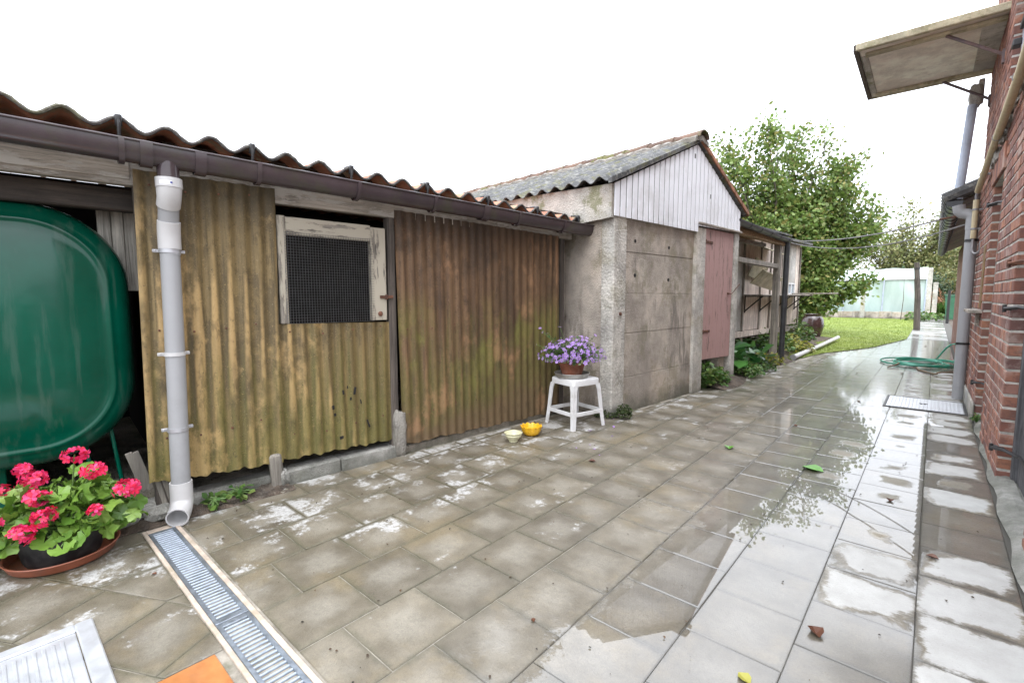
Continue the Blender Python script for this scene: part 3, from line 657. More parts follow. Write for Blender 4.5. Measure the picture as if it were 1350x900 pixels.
for (s_, z_, u_) in [(.36 + .15 * k, zz, -2.985) for k in range(4) for zz in (1.70, .98, .42)] + [(1.0 + .2 * k, zz, -3.007) for k in range(4) for zz in (.93, .30)] + [(1.80 + .21 * k, zz, -2.991) for k in range(8) for zz in (1.62, .92, .30)]:
    NV, NF = lathe([(.006, 0), (.0055, .003), (.001, .005)], 7)
    shed.part("nail_head", ([(u_ + z, s_ + x + random.uniform(-.0, .0), z_ + y + .015 * math.sin(s_ * 9)) for x, y, z in NV], NF), MT['rust'])
# small holes torn in the short sheet: dark patches of missing material shown as recessed plugs
for (s, z, w, h) in ((1.32, .52, .012, .03), (1.35, .55, .008, .02), (1.40, .52, .016, .05), (1.37, .47, .012, .02), (1.25, .43, .016, .028), (1.26, .38, .014, .02), (1.44, .44, .008, .03), (1.49, .28, .012, .06), (1.30, .22, .03, .02)):
    shed.part("torn_hole", rotbox(-3.0085, s, z, .004, w, h, rz=.1, rx=random.uniform(-.4, .4), bev=.0015), MT['void'])
shed.part("wall_plate", box(-3.075, -3.012, -2.6, 3.66, 1.69, 1.80, .004), MT['wood_grey'])
shed.part("fascia_board", box(-3.02, -3.0, -2.6, .29, 1.715, 1.815, .003), MT['wood_grey'])
shed.part("rafter_beam", rotbox(-3.2, -1.15, 1.64, .09, 3.0, .11, bev=.006), MT['wood_dark'], label="dark damp beam above the tank")
for s in (1.675, 3.5):
    shed.part("post", box(-3.07, -3.015, s, s + .055, .0, 1.69, .003), MT['wood_darkz'])
shed.part("post", box(-3.07, -3.015, .30, .36, .05, 1.69, .003), MT['wood_darkz'])
shed.part("post_stub", rotbox(-3.0, .885, .10, .05, .07, .22, rx=.08, bev=.012), MT['wood_greyz'])
shed.part("plinth", join([box(-3.12, -2.99, .93, 1.28, -.03, .085, .008), box(-3.12, -2.993, 1.287, 1.70, -.03, .08, .008)]), MT['conc_lt'])
shed.part("plinth", box(-3.12, -3.03, 1.78, 3.7, -.03, .05, .008), MT['conc'], label="damp low concrete plinth under the brown sheet")
shed.part("eave_light_block", box(-3.12, -3.085, .44, 3.66, 1.70, 1.945), MT['wood_dark'])  # unseen board added behind the gutter to keep light out of the shed
shed.part("rubble_curb", box(-3.16, -3.03, -.4, .90, -.02, .07, .02), MT['conc_lt'])
def lump(cx, cy, cz, sx, sy, sz, seed=0, n=3, amp=.18):
    bm = bmesh.new(); bmesh.ops.create_icosphere(bm, subdivisions=n, radius=1); rr = random.Random(seed)
    ph = [rr.uniform(0, 6) for _ in range(6)]
    for v in bm.verts:
        d = v.co.copy(); mx_ = max(abs(d.x), abs(d.y), abs(d.z)); d = d.lerp(d / mx_, .55)
        k = 1 + amp * (math.sin(d.x * 4 + ph[0]) * math.sin(d.y * 5 + ph[1]) + .6 * math.sin(d.z * 7 + ph[2]) * math.sin(d.x * 9 + ph[3]) + .4 * math.sin(d.y * 15 + ph[4]) * math.sin(d.z * 13 + ph[5]))
        v.co = (cx + d.x * k * sx, cy + d.y * k * sy, cz + d.z * k * sz)
    return frombm(bm)
shed.part("mortar_block", lump(-3.01, 1.725, .16, .045, .05, .17, 3, amp=.10), MT['cushion'], smooth=True, label="crumbly mortar block between two sheets")
shed.part("stone", lump(-2.99, .10, .05, .05, .13, .05, 5), MT['conc_lt'], smooth=True)
shed.part("stone", lump(-2.98, .30, .035, .05, .06, .035, 6), MT['conc_lt'], smooth=True)
shed.part("stone", lump(-3.0, .92, .05, .03, .03, .05, 8), MT['conc_lt'], smooth=True)
for q in range(2): shed.part("splinter_board", rotbox(-3.02, .325 + q * .03, .12, .015, .022, .2, rx=.2, bev=.002), MT['wood_greyz'])
# window: painted frame with wire mesh
win = shed.part("window", box(-3.05, -3.008, 1.545, 1.655, .985, 1.61, .004), MT['wood_white'], label="peeling white window frame filled with wire mesh")
shed.part("frame_stile", box(-3.05, -3.008, .955, 1.003, .985, 1.625, .004), MT['wood_white'], win)
shed.part("frame_rail", box(-3.05, -3.006, 1.004, 1.544, 1.515, 1.62, .004), MT['wood_whiteh'], win)
wires = []
ns = int(.56 / .0165)
for i in range(ns + 1):
    s = .992 + .0165 * i; wires.append(box(-3.0045, -3.003, s - .0008, s + .0008, .985, 1.53))
for i in range(int(.55 / .0165) + 1):
    z = .985 + .0165 * i; wires.append(box(-3.003, -3.0015, .99, 1.56, z - .0008, z + .0008))
o = shed.part("wire_mesh", join(wires), MT['wire'], win); o["kind"] = "stuff"
shed.part("hinge", join([box(-3.007, -2.998, 1.60, 1.70, 1.135, 1.155, .002), box(-3.0, -2.988, 1.635, 1.655, 1.128, 1.16, .003)]), MT['rust'], win)
LV, LF = lathe([(.016, 0), (.018, .006), (.006, .012)], 10)
shed.part("latch", ([(-3.007 + z, 1.60 + x, 1.03 + y) for x, y, z in LV], LF), MT['rust'], win)
# back, ends and floor of the shed keep its inside dark
shed.part("back_wall", box(-5.6, -5.5, -2.6, 3.66, -.02, 2.115), MT['inside_shade'])
shed.part("inner_wall", box(-5.5, -3.06, .40, .43, -.02, 1.93), MT['inside_shade'])
shed.part("end_wall", box(-5.5, -3.02, -2.6, -2.55, -.02, 1.8), MT['inside_shade'])
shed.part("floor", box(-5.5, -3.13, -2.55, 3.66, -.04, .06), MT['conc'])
for q, (s, w) in enumerate(((.17, .055), (.228, .05), (.28, .05))):
    shed.part("inner_plank", box(-3.34 - .01 * q, -3.32 - .01 * q, s, s + w, 1.18, 1.60, .003), MT['plank_white'])
for q, (s, z0, tilt) in enumerate(((.235, .25, -.25), (.262, .2, -.25))):
    shed.part("lean_board", rotbox(-3.10, s, .24, .02, .03, .22, rx=-tilt, bev=.002), MT['wood_greyz'])
# roof: corrugated fibre cement, one sheet after another
def zeave(s): return 1.957 - .0235 * s
RP = .1875
def roofsheet(s0, n, lift=0):
    def fn(a, b):
        s = s0 + a * n * RP; u = -2.925 - b * 2.75 + .004 * math.sin(s * 9); x = (s + .12) / RP
        return (u, s, zeave(s) + .026 * math.cos(2 * math.pi * x) + b * .22 + lift)
    return grid(n * 12, 6, fn, (0, 0, -.009)), [fn(i / (n * 12), 0) for i in range(n * 12 + 1)]
for q in range(8):
    s0 = -2.6 + .12 - .12 + q * 5 * RP * .955 - .0
    n = 5
    if s0 + n * RP > 3.86: n = max(1, int((3.86 - s0) / RP))
    vf, rim = roofsheet(s0, n, .0025 * (q % 2))
    ro = shed.part("roof_sheet", vf, MT['roof_red'], smooth=True, ang=50)
    shed.part("mossy_edge", tube([(x + .001, y, z - .003) for x, y, z in rim], [.0075 + .0035 * abs(math.sin(i * 1.7 + q) * math.sin(i * .31)) for i in range(len(rim))], 7), MT['edge_dark'], ro, smooth=True)
    if s0 + n * RP > 3.6: break
for q in range(-6, 20, 3):
    s = -.12 + q * RP + 2 * RP - .0
    if s < -1.2 or s > 3.8: continue
    z = zeave(s) + .022
    shed.part("roof_hook", join([tube([(-2.92, s, z - .08), (-2.907, s, z - .03), (-2.91, s, z + .0), (-2.95, s, z + .014), (-3.0, s, z + .016)], .008, 8), rotbox(-2.915, s, z - .012, .022, .028, .055, ry=.2, bev=.005)]), MT['rubber'], smooth=True, ang=50)

# gutter
gut = Thing("rain_gutter", "long dark brown plastic gutter under the shed's corrugated eave", "gutter", (-2.86, 1.7, 1.8), BARN)
def zg(s): return 1.858 - .0140 * s
def gutfn(s0, s1, r, cu=-2.865):
    n = 10; prof = []
    for k in range(n + 1):
        t = math.pi * k / n; prof.append((cu + r * math.copysign(abs(math.cos(t)) ** .75, math.cos(t)), -r * 1.52 * math.sin(t)))
    prof = [(cu + r, .006)] + prof + [(cu - r, .006)]
    V = []; F = []
    ir = [(cu + (q[0] - cu) * .94, q[1] * .94 + .0) for q in prof]
    loop = prof + ir[::-1]; m = len(loop)
    for s in (s0, s1):
        for (x, z) in loop: V.append((x, s, zg(s) + z))
    for k in range(m): F.append((k, (k + 1) % m, m + (k + 1) % m, m + k))
    nn = len(prof)
    for k in range(nn - 1):
        a, b, c, d = k, k + 1, m - 2 - k, m - 1 - k
        F.append((a, d, c, b)); F.append((m + a, m + b, m + c, m + d))
    return V, F
body = gut.part("gutter_trough", join([gutfn(-2.7, 1.9, .058), gutfn(1.9, 3.755, .058)]), MT['gutter'], smooth=True, ang=35)
gut.part("gutter_rim", tube([(-2.805, s, zg(s) + .004) for s in (-2.7, 0, 1.5, 3.75)], .006, 8), MT['gutter'], body, smooth=True)
V = [(-2.865 + .059 * math.cos(math.pi * k / 12), s, zg(3.757) - .089 * math.sin(math.pi * k / 12) + (.006 if k in (0, 12) else 0)) for s in (3.752, 3.760) for k in range(13)]
gut.part("end_cap", (V, [tuple(range(13)), tuple(range(13, 26))[::-1]] + [(k, 13 + k, 14 + k, k + 1) for k in range(12)] + [(12, 25, 13, 0)]), MT['gutter'])
for s in (.25, .82, 1.38, 1.94, 2.43, 2.76, 3.32, -.5, -1.1):
    gut.part("gutter_bracket", gutfn(s - .011, s + .011, .0665), MT['gutter'], smooth=True, ang=35)
for s in (.34, .555, 2.40):
    gut.part("joint_sleeve", gutfn(s - .024, s + .024, .0655), MT['gutter'], smooth=True, ang=35)
gut.part("outlet", tube([(-2.865, .425, zg(.425) - .06), (-2.865, .425, zg(.425) - .145)], .046, 20), MT['gutter'], smooth=True, ang=40)

# downpipe on the shed
dp = Thing("downpipe", "light grey plastic downpipe with white elbows on the shed front", "downpipe", (-2.9, .41, 0), BARN)
S0 = .425
zt = 1.715
e1 = [Vector((-2.865, S0, zt))] + [Vector((-2.865, S0, zt - .04))] + [Vector((-2.865 - .012 * k, S0 - .001 * k, zt - .07 - .018 * k)) for k in range(1, 4)]
dp.part("elbow", tube(e1, [.053, .053, .05, .05, .05], 22), MT['pvc_lt'], smooth=True, ang=40)
dp.part("collar", tube([(-2.865, S0, zt + .002), (-2.865, S0, zt - .042)], .0555, 22), MT['pvc_lt'], smooth=True, ang=40)
dp.part("offset_piece", tube([(-2.893, S0 - .002, zt - .105), (-2.912, S0 - .003, zt - .165), (-2.93, S0 - .004, zt - .225)], .044, 22), MT['pvc'], smooth=True)
dp.part("elbow", tube([(-2.916, S0 - .003, zt - .195), (-2.928, S0 - .004, zt - .235), (-2.934, S0 - .004, zt - .28), (-2.934, S0 - .004, zt - .33)], .049, 22), MT['pvc_lt'], smooth=True, ang=40)
dp.part("pipe", tube([(-2.934, S0 - .004, zt - .28), (-2.92, S0 - .015, .8), (-2.905, .395, .17)], .0425, 24), MT['pvc'], smooth=True)
dp.part("pipe_end_sleeve", tube([(-2.934, S0 - .004, zt - .325), (-2.933, S0 - .004, zt - .36)], .0445, 24), MT['pvc'], smooth=True, ang=40)
shoe = [Vector((-2.905, .395, .20)), Vector((-2.905, .395, .115))] + [Vector((-2.905 + .075 * (1 - math.cos(t)), .395 - .03 * (1 - math.cos(t)), .115 - .062 * math.sin(t))) for t in (.3, .6, .9, 1.2, 1.45)]
shoe.append(shoe[-1] + (shoe[-1] - shoe[-2]).normalized() * .03)
dp.part("shoe", hollow(shoe, .0505, .044, 22), MT['pvc_lt'], smooth=True, ang=40)
for z in (1.375, .86, .475):
    pu = -2.934 + (1.4 - z) * .0235; ps = S0 - .006 - (1.4 - z) * .02
    dp.part("pipe_clamp", join([tube([(pu, ps, z - .009), (pu, ps, z + .009)], .0465, 22), box(pu - .03, pu - .012, ps - .068, ps + .068, z - .008, z + .008, .002), lathe([(.006, 0), (.005, .006)], 8, pu - .01, ps - .058, z), lathe([(.006, 0), (.005, .006)], 8, pu - .01, ps + .058, z)]), MT['bracket'] if z != .86 else MT['pvc_lt'], smooth=True, ang=40)
# maker's sticker on collar and clamp: small printed marks, flat
dp.part("sticker", grid(6, 1, lambda a, b: (-2.865 + .0562 * math.cos(-.5 + .9 * a - .35), S0 + .0562 * math.sin(-.5 + .9 * a - .35), zt - .034 + .018 * b)), simple("white_sticker", (.7, .7, .74), .4, .02))
dp.part("sticker_dot", grid(4, 1, lambda a, b: (-2.865 + .0566 * math.cos(-.05 + .16 * a), S0 + .0566 * math.sin(-.05 + .16 * a), zt - .029 + .009 * b)), simple("blue_print", (.04, .05, .22), .4, .02))

# oil tank
tank = Thing("oil_tank", "large dark green steel oil tank with raised rim in the shed bay", "tank", (-3.8, -.33, .3), BARN)
def rr_outline(inset, n=18, cs=-.335, cz=.965, hw=.612, hh=.637, r=.40):
    hw -= inset; hh -= inset; r = max(.05, r - inset); P = []
    for (qx, qz, a0) in ((1, 1, 0), (-1, 1, 90), (-1, -1, 180), (1, -1, 270)):
        for k in range(n + 1):
            t = R(a0 + 90 * k / n); P.append((cs + qx * (hw - r) + r * math.cos(t), cz + qz * (hh - r) + r * math.sin(t)))
    return P
rings = [(0, -4.6), (0, -3.30), (.002, -3.26), (.009, -3.225), (.022, -3.195), (.042, -3.173), (.066, -3.160), (.080, -3.157), (.086, -3.150), (.093, -3.146), (.101, -3.146), (.108, -3.149), (.116, -3.150), (.15, -3.137), (.20, -3.122), (.27, -3.106), (.36, -3.093), (.46, -3.086), (.54, -3.084)]
V, F = [], []; m_ = None
for (ins, u) in rings:
    P = rr_outline(ins); m_ = len(P); V += [(u, a, b) for a, b in P]
for i in range(len(rings) - 1):
    for k in range(m_): F.append((i * m_ + k, i * m_ + (k + 1) % m_, (i + 1) * m_ + (k + 1) % m_, (i + 1) * m_ + k))
F.append(tuple((len(rings) - 1) * m_ + k for k in range(m_))); F.append(tuple(range(m_))[::-1])
tank.part("tank_shell", (V, F), MT['tank'], smooth=True, ang=50)
tank.part("vent_pipe", tube([(-3.3, -.055, 1.58), (-3.3, -.055, 1.66)], .022, 14), MT['rubber'], smooth=True, ang=40)
for s in (.06, .17):
    tank.part("leg", join([tube([(-3.24, s - .02, .5), (-3.2, s + .02, .08)], .009, 8), box(-3.23, -3.17, s - .02, s + .06, .065, .075)]), MT['tank'], smooth=True, ang=40)
for s in (-.75, -.3): tank.part("leg", box(-4.3, -3.3, s, s + .06, .05, .36, .004), MT['tank'])

# ================================================================== CONCRETE GARAGE
gar = Thing("concrete_garage", "concrete panel garage with white clad gable and faded pink door", "garage", (-2.6, 5.1, 0), BARN)
UF = -2.585
zj = [-.03, .35, .785, 1.17, 1.57, 1.93]
for a, b in zip(zj, zj[1:]):
    uo = UF - .012 + random.uniform(-.004, .004)
    gar.part("concrete_panel", box(uo - .06, uo, 3.90, 5.36, a + .0012, b - .0012, .004), MT['conc'])
for (s0, s1, zt_) in ((3.72, 3.925, 1.965), (5.345, 5.59, 1.935), (6.43, 6.56, 1.96)):
    gar.part("concrete_post", box(UF - .12, UF + .022, s0, s1, -.03, zt_, .008), MT['conc_post'])
for (s, z) in ((4.12, 1.68), (4.78, 1.66), (4.13, 1.35), (4.79, 1.32)):
    gar.part("bolt_hole", xf(lathe([(.018, 0), (.018, .02)], 10), Matrix.Translation((UF - .03, s, z)) @ Matrix.Rotation(R(90), 4, 'Y')), MT['void'])
gar.part("bolt", xf(lathe([(.014, 0), (.016, .015), (.006, .02)], 10), Matrix.Translation((UF + .02, 3.83, .98)) @ Matrix.Rotation(R(90), 4, 'Y')), MT['rust'])
gar.part("lintel_flashing", rotbox(UF + .0, 5.96, 1.975, .11, 1.22, .022, rx=-.005, bev=.004), MT['wood_grey'])
# door
dr = gar.part("door", join([box(UF - .02, UF + .004, 5.60 + k * .1375, 5.60 + (k + 1) *   .1375 - .004, .375 - .004 * k, 1.945, .0015) for k in range(6)]), MT['door_pink'], label="faded pink plank door with rusty strap hinges")
for z in (.72, 1.79):
    gar.part("strap_hinge", join([box(UF + .004, UF + .014, 5.585, 5.80, z - .018, z + .012, .003), box(UF + .006, UF + .024, 5.575, 5.61, z - .028, z + .024, .004)] + [lathe([(.009, 0), (.006, .006)], 8, UF + .012, 5.66 + q * .07, z) for q in range(2)]), MT['rust'], dr)
gar.part("door_latch", join([tube([(UF + .012, 6.30, 1.18), (UF + .04, 6.33, 1.17), (UF + .03, 6.42, 1.20), (UF + .05, 6.56, 1.30)], .005, 6), box(UF + .004, UF + .016, 6.28, 6.34, 1.165, 1.19, .003)]), MT['rust'], dr)
gar.part("foot_block", box(UF - .2, UF - .06, 6.25, 6.43, -.02, .34, .01), MT['conc'])
# white cladding, one strip after another under the gable slope
RS, RZ = 5.27, 2.84                                        # ridge
def gable_z(s): return (RZ - .02) - (RZ - 2.165) * (RS - s) / (RS - 3.66) if s < RS else (RZ - .02) - (RZ - 2.235) * (s - RS) / (6.56 - RS)
ns_ = 29; sw = (6.55 - 3.70) / ns_
for k in range(ns_):
    s0 = 3.70 + k * sw; s1 = s0 + sw - .020; zb = 1.875 if s0 < 5.33 else 1.945 + .02 * (s0 - 5.33); sm = (s0 + s1) / 2
    prof = [(s0, UF + .030), (s0 + .004, UF + .036), (s1 - .004, UF + .036), (s1, UF + .030), (s1, UF + .0265), (s0, UF + .0265)]
    n = len(prof); V = [(u, s, zb) for s, u in prof] + [(u, s, gable_z(s)) for s, u in prof]
    if s0 < RS < s1: V = [(u, s, zb) for s, u in prof] + [(u, s, min(gable_z(s0), gable_z(s1)) + .01) for s, u in prof]
    F = [tuple(range(n)), tuple(range(n, 2 * n))[::-1]] + [(i, n + i, n + (i + 1) % n, (i + 1) % n) for i in range(n)]
    gar.part("cladding_strip", (V, F), MT['clad'])
def gpoly(s0, s1, u0, u1, zb, off=0):
    ss = [s0, RS, s1]; top = [(s, gable_z(s) - off) for s in ss]; pts = [(s0, zb), (s1, zb)] + top[::-1]; n = len(pts)
    return [(u0, s, z) for s, z in pts] + [(u1, s, z) for s, z in pts], [tuple(range(n))[::-1], tuple(range(n, 2 * n))] + [(i, (i + 1) % n, n + (i + 1) % n, n + i) for i in range(n)]
gar.part("gable_backing", gpoly(3.705, 6.545, UF - .06, UF + .026, 1.965, .01), MT['clad_gap'])
for (s, z) in ((5.62, 2.28), (5.2, 2.66)):
    gar.part("clad_mark", box(UF + .036, UF + .037, s, s + .03, z, z + .05, .0004), MT['clad_gap'])
# side wall: panels with a post, overhanging stained board under the eave
gar.part("concrete_panel", box(-4.9, UF - .12, 3.735, 3.79, -.03, 1.93, .004), MT['conc'], label="plain concrete side panel behind the stool")
gar.part("concrete_panel", box(-4.9, -3.16, 3.70, 3.733, -.02, 1.86, .004), MT['conc'], label="mossy flat concrete slab behind the shed's end")
gar.part("eave_board", ([(u, s, z) for s in (3.655, 3.69) for (u, z) in ((UF + .03, 1.855), (UF + .03, 2.15), (-3.55, 2.185), (-3.55, 1.80))], [(0, 1, 2, 3), (7, 6, 5, 4), (0, 4, 5, 1), (1, 5, 6, 2), (2, 6, 7, 3), (3, 7, 4, 0)]), MT['panel'], label="stained beige board under the garage eave")
gar.part("eave_board", ([(u, s, z) for s in (3.66, 3.695) for (u, z) in ((-3.555, 1.80), (-3.555, 2.185), (-5.6, 2.21), (-5.6, 1.75))], [(0, 1, 2, 3), (7, 6, 5, 4), (0, 4, 5, 1), (1, 5, 6, 2), (2, 6, 7, 3), (3, 7, 4, 0)]), MT['panel'])
gar.part("far_wall", box(-6.6, UF - .12, 6.47, 6.55, -.02, 2.2), MT['conc'])
gar.part("rear_wall", box(-6.65, -6.55, 3.74, 6.55, -.02, 2.2), MT['conc'])
# roof
def groof(side, u0, u1):
    def fn(a, b):
        u = u0 + (u1 - u0) * a; w = .024 * math.cos(2 * math.pi * u / .177)
        if side < 0: s = 3.60 + (RS - 3.60) * b; z = 2.195 + .0 + (RZ + .04 - 2.195) * b
        else: s = 6.66 - (6.66 - RS) * b; z = 2.215 + (RZ + .04 - 2.215) * b
        return (u, s, z + w)
    return grid(int(abs(u1 - u0) / .177 * 10), 6, fn, (0, 0, -.007))
for q in range(4):
    for side in (-1, 1): gar.part("roof_sheet", groof(side, -2.525 - q * 1.06, -2.525 - (q + 1) * 1.06 - .06), MT['roof_grey'], smooth=True, ang=50)
for q in range(13):                                   # ridge tiles
    u0 = -2.47 - q * .325
    V, F = grid(10, 2, lambda a, b: (u0 - b * .34, RS + (.115 - .01 * b) * math.cos(math.pi * a), RZ + .035 + (.085 - .012 * b) * math.sin(math.pi * a) + random.uniform(-.003, .003)), None)
    V2 = [(x, RS + (y - RS) * .86, RZ + .035 + (z - RZ - .035) * .86) for x, y, z in V]; n = len(V); F = F + [tuple(i + n for i in f)[::-1] for f in F] + [(i * 3, (i + 1) * 3, n + (i + 1) * 3, n + i * 3) for i in range(10)]
    gar.part("ridge_tile", (V + V2, F), MT['clay'], smooth=True, ang=40)
gar.part("ridge_mortar", grid(60, 8, lambda a, b: (-2.5 - a * 4.2, RS - .16 + .32 * b, RZ + .02 + .05 * math.sin(math.pi * b) + .016 * math.sin(a * 150 + b * 6) * math.cos(b * 9 + a * 63)), (0, 0, -.05)), MT['cushion'], smooth=True)
for q in range(6):                                   # clay verge tiles down the right slope
    t0 = q / 6; s0 = RS + .03 + (6.66 - RS) * t0; s1 = RS + .03 + (6.66 - RS) * (t0 + 1 / 6 + .02); z0 = RZ + .045 - (RZ - 2.2) * t0; z1 = RZ + .045 - (RZ - 2.2) * (t0 + 1 / 6 + .02)
    V = [(u, s, z + dz) for u in (UF + .02, UF + .075) for (s, z) in ((s0, z0), (s1, z1)) for dz in (-.035, .012)]
    gar.part("verge_tile", (V, [(0, 1, 3, 2), (4, 6, 7, 5), (0, 4, 5, 1), (2, 3, 7, 6), (0, 2, 6, 4), (1, 5, 7, 3)]), MT['clay_clean'])
V = [(u, s, z + dz) for u in (UF + .03, UF + .066) for (s, z) in ((3.60, 2.175), (RS - .02, RZ + .02)) for dz in (-.03, .012)]
gar.part("verge_board", (V, [(0, 1, 3, 2), (4, 6, 7, 5), (0, 4, 5, 1), (2, 3, 7, 6), (0, 2, 6, 4), (1, 5, 7, 3)]), MT['roof_grey'])

# ================================================================== OLD HUTCH WITH PORCH
hut = Thing("hutch", "old raised wooden hutch with shelf, flaps and small window beyond the garage", "hutch", (-3.5, 10.2, 0), BARN)
UC = -3.4
segs = [(7.2, 8.95, MT['board_grey']), (8.96, 9.75, MT['board_pink']), (9.77, 10.30, MT['board_pink']), (10.32, 10.95, MT['board_pink']), (10.97, 11.35, MT['board_pink']), (11.37, 11.85, MT['board_grey']), (11.87, 12.15, MT['board_pink'])]
for (a, b, mt) in segs:
    zt_ = 2.24 if a < 11.3 else 2.3
    if abs(a - 11.37) < .01:
        hut.part("wall_board", box(UC - .03, UC, a, b, 1.42, zt_, .003), mt); hut.part("wall_board", box(UC - .03, UC, a, b, .52, 1.17, .003), MT['board_pink'])
    else: hut.part("wall_board", box(UC - .03, UC + random.uniform(-.006, .006), a, b, .50 + random.uniform(-.02, .02), zt_, .003), mt)
w_ = hut.part("window", join([box(UC - .02, UC + .012, 11.37, 11.41, 1.17, 1.42), box(UC - .02, UC + .012, 11.81, 11.85, 1.17, 1.42), box(UC - .02, UC + .0115, 11.41, 11.81, 1.39, 1.42), box(UC - .02, UC + .0115, 11.41, 11.81, 1.17, 1.20), box(UC - .02, UC + .011, 11.59, 11.62, 1.2, 1.39)]), MT['white_pl'])
hut.part("pane", box(UC - .014, UC - .01, 11.41, 11.81, 1.19, 1.40), MT['glass_old'], w_)
for s in (8.95, 9.76, 10.31, 10.96, 11.36, 12.14):
    hut.part("batten", box(UC + .002, UC + .022, s - .025, s + .025, .48, 2.22, .003), MT['wood_greyz'])
hut.part("base_rail", box(UC - .05, UC + .03, 7.2, 10.3, .40, .50, .004), MT['board_pink'])
hut.part("base_rail", box(UC - .05, UC + .035, 10.32, 12.15, .38, .48, .004), MT['wood_grey'])
hut.part("rear_wall", box(-5.4, -5.3, 7.2, 12.15, .4, 2.5), MT['board_grey'])
hut.part("end_wall", box(-5.3, UC - .03, 12.10, 12.14, .4, 2.3), MT['board_pink']); hut.part("end_wall", box(-5.3, UC - .03, 7.2, 7.24, .4, 2.3), MT['board_pink'])
hut.part("floor", box(-5.3, UC - .05, 7.2, 12.12, .36, .40), MT['wood_dark'])
for s in (7.4, 9.0, 10.5, 12.0):
    hut.part("leg", box(UC - .12, UC - .02, s, s + .1, -.02, .38, .004), MT['conc'])
    hut.part("leg", box(-5.3, -5.2, s, s + .1, -.02, .38, .004), MT['conc'])
hut.part("roof", ([(u, s, z + dz) for u, z in ((UC + .18, 2.29), (-5.6, 2.55)) for s in (8.6, 12.35) for dz in (-.03, .02)], [(0, 1, 3, 2), (4, 6, 7, 5), (0, 4, 5, 1), (2, 3, 7, 6), (0, 2, 6, 4), (1, 5, 7, 3)]), MT['roof_grey'], label="flat felted roof edge of the hutch")
# tilted flaps, shelf and brackets
hut.part("flap_board", rotbox(UC + .20, 9.55, 2.0, .42, 1.25, .02, ry=.42, rx=-.05, bev=.004), MT['board_yel'], label="lichen-stained flap propped over a hatch")
hut.part("flap_board", rotbox(UC + .14, 9.3, 1.62, .02, .8, .34, ry=.35, rx=-.10, bev=.004), MT['board_yel'])
hut.part("flap_board", rotbox(UC + .24, 9.45, 1.42, .02, 1.35, .30, ry=.7, rx=-.11, bev=.004), MT['board_yel'], label="warped yellowish board hanging on the hutch front")
hut.part("shelf", box(UC + .02, UC + .36, 8.9, 11.9, 1.145, 1.17, .004), MT['wood_grey'])
hut.part("shelf_plank", rotbox(UC + .42, 11.75, 1.19, .85, .14, .025, rz=.06, bev=.004), MT['wood_grey'])
for s in (9.0, 9.75, 10.5, 11.3, 11.8):
    hut.part("shelf_bracket", join([tube([(UC + .02, s, .86), (UC + .33, s, 1.14)], .012, 6), tube([(UC + .03, s, .84), (UC + .03, s, 1.15)], .012, 6), tube([(UC + .02, s, 1.135), (UC + .35, s, 1.135)], .010, 6)]), MT['rubber'])
# porch in front of it
por = Thing("porch", "open lean-to porch of grey timber between garage and hutch", "porch", (-2.78, 8.8, 0), BARN)
por.part("post", box(-2.84, -2.745, 8.72, 8.82, -.02, 2.06, .006), MT['wood_greyz'])
por.part("beam", ([(u, s, z) for (u, s, z0, z1) in ((-2.80, 6.55, 2.02, 2.10), (-2.72, 6.55, 2.02, 2.10), (-2.80, 8.95, 1.98, 2.06), (-2.72, 8.95, 1.98, 2.06)) for z in (z0, z1)], [(0, 1, 3, 2), (4, 6, 7, 5), (0, 4, 5, 1), (2, 3, 7, 6), (0, 2, 6, 4), (1, 5, 7, 3)]), MT['wood_tan'])
por.part("beam", box(-3.32, -3.25, 6.56, 9.0, 2.10, 2.18, .004), MT['wood_tan'])
for q in range(6):
    u = -2.72 - q * .14; por.part("roof_board", box(u - .136, u, 6.56, 9.0, 2.105 + q * .019, 2.125 + q * .019, .002), MT['wood_tan'])
por.part("roof_cover", ([(u, s, z + dz) for u, z in ((-2.66, 2.135), (-3.62, 2.262)) for s in (6.565, 9.02) for dz in (.0, .03)], [(0, 1, 3, 2), (4, 6, 7, 5), (0, 4, 5, 1), (2, 3, 7, 6), (0, 2, 6, 4), (1, 5, 7, 3)]), MT['roof_grey'])
por.part("rail", rotbox(-2.79, 7.64, 1.655, .07, 2.2, .07, rx=-.02, bev=.005), MT['wood_greyz'])
por.part("rail_low", rotbox(-3.0, 7.7, 2.0, .05, 2.1, .06, bev=.004), MT['wood_grey'])
pg = Thing("porch_gutter", "black gutter with downpipe on the porch edge", "gutter", (-2.66, 8.9, 0), BARN)
def zpg(s): return 2.15 - .028 * (s - 6.5)
def pgfn(s0, s1, r, cu0=-2.60, k_=-.04):
    V, F = [], []; n = 10
    for s in (s0, s1):
        cu = cu0 + k_ * (s - 6.5)
        for rr in (r, r * .9):
            for k in range(n + 1): t = math.pi * k / n; V.append((cu + rr * math.cos(t), s, zpg(s) - rr * math.sin(t)))
    w = n + 1
    for k in range(n): F += [(k, k + 1, 2 * w + k + 1, 2 * w + k), (w + k + 1, w + k, 3 * w + k, 3 * w + k + 1), (k, w + k, w + k + 1, k + 1), (2 * w + k + 1, 3 * w + k + 1, 3 * w + k, 2 * w + k)]
    F += [(0, 2 * w, 3 * w, w), (n, w + n, 3 * w + n, 2 * w + n)]
    return V, F
pg.part("gutter_trough", pgfn(6.5, 9.0, .06), MT['gutter_blk'], smooth=True, ang=40)
for q in range(6): pg.part("gutter_bracket", pgfn(6.52 + q * .46, 6.56 + q * .46, .065), MT['gutter_blk'], smooth=True, ang=40)
pg.part("downpipe", tube([(-2.70, 8.92, 2.05), (-2.70, 8.92, 1.95), (-2.70, 8.90, .05)], .042, 16), MT['gutter_blk'], smooth=True)

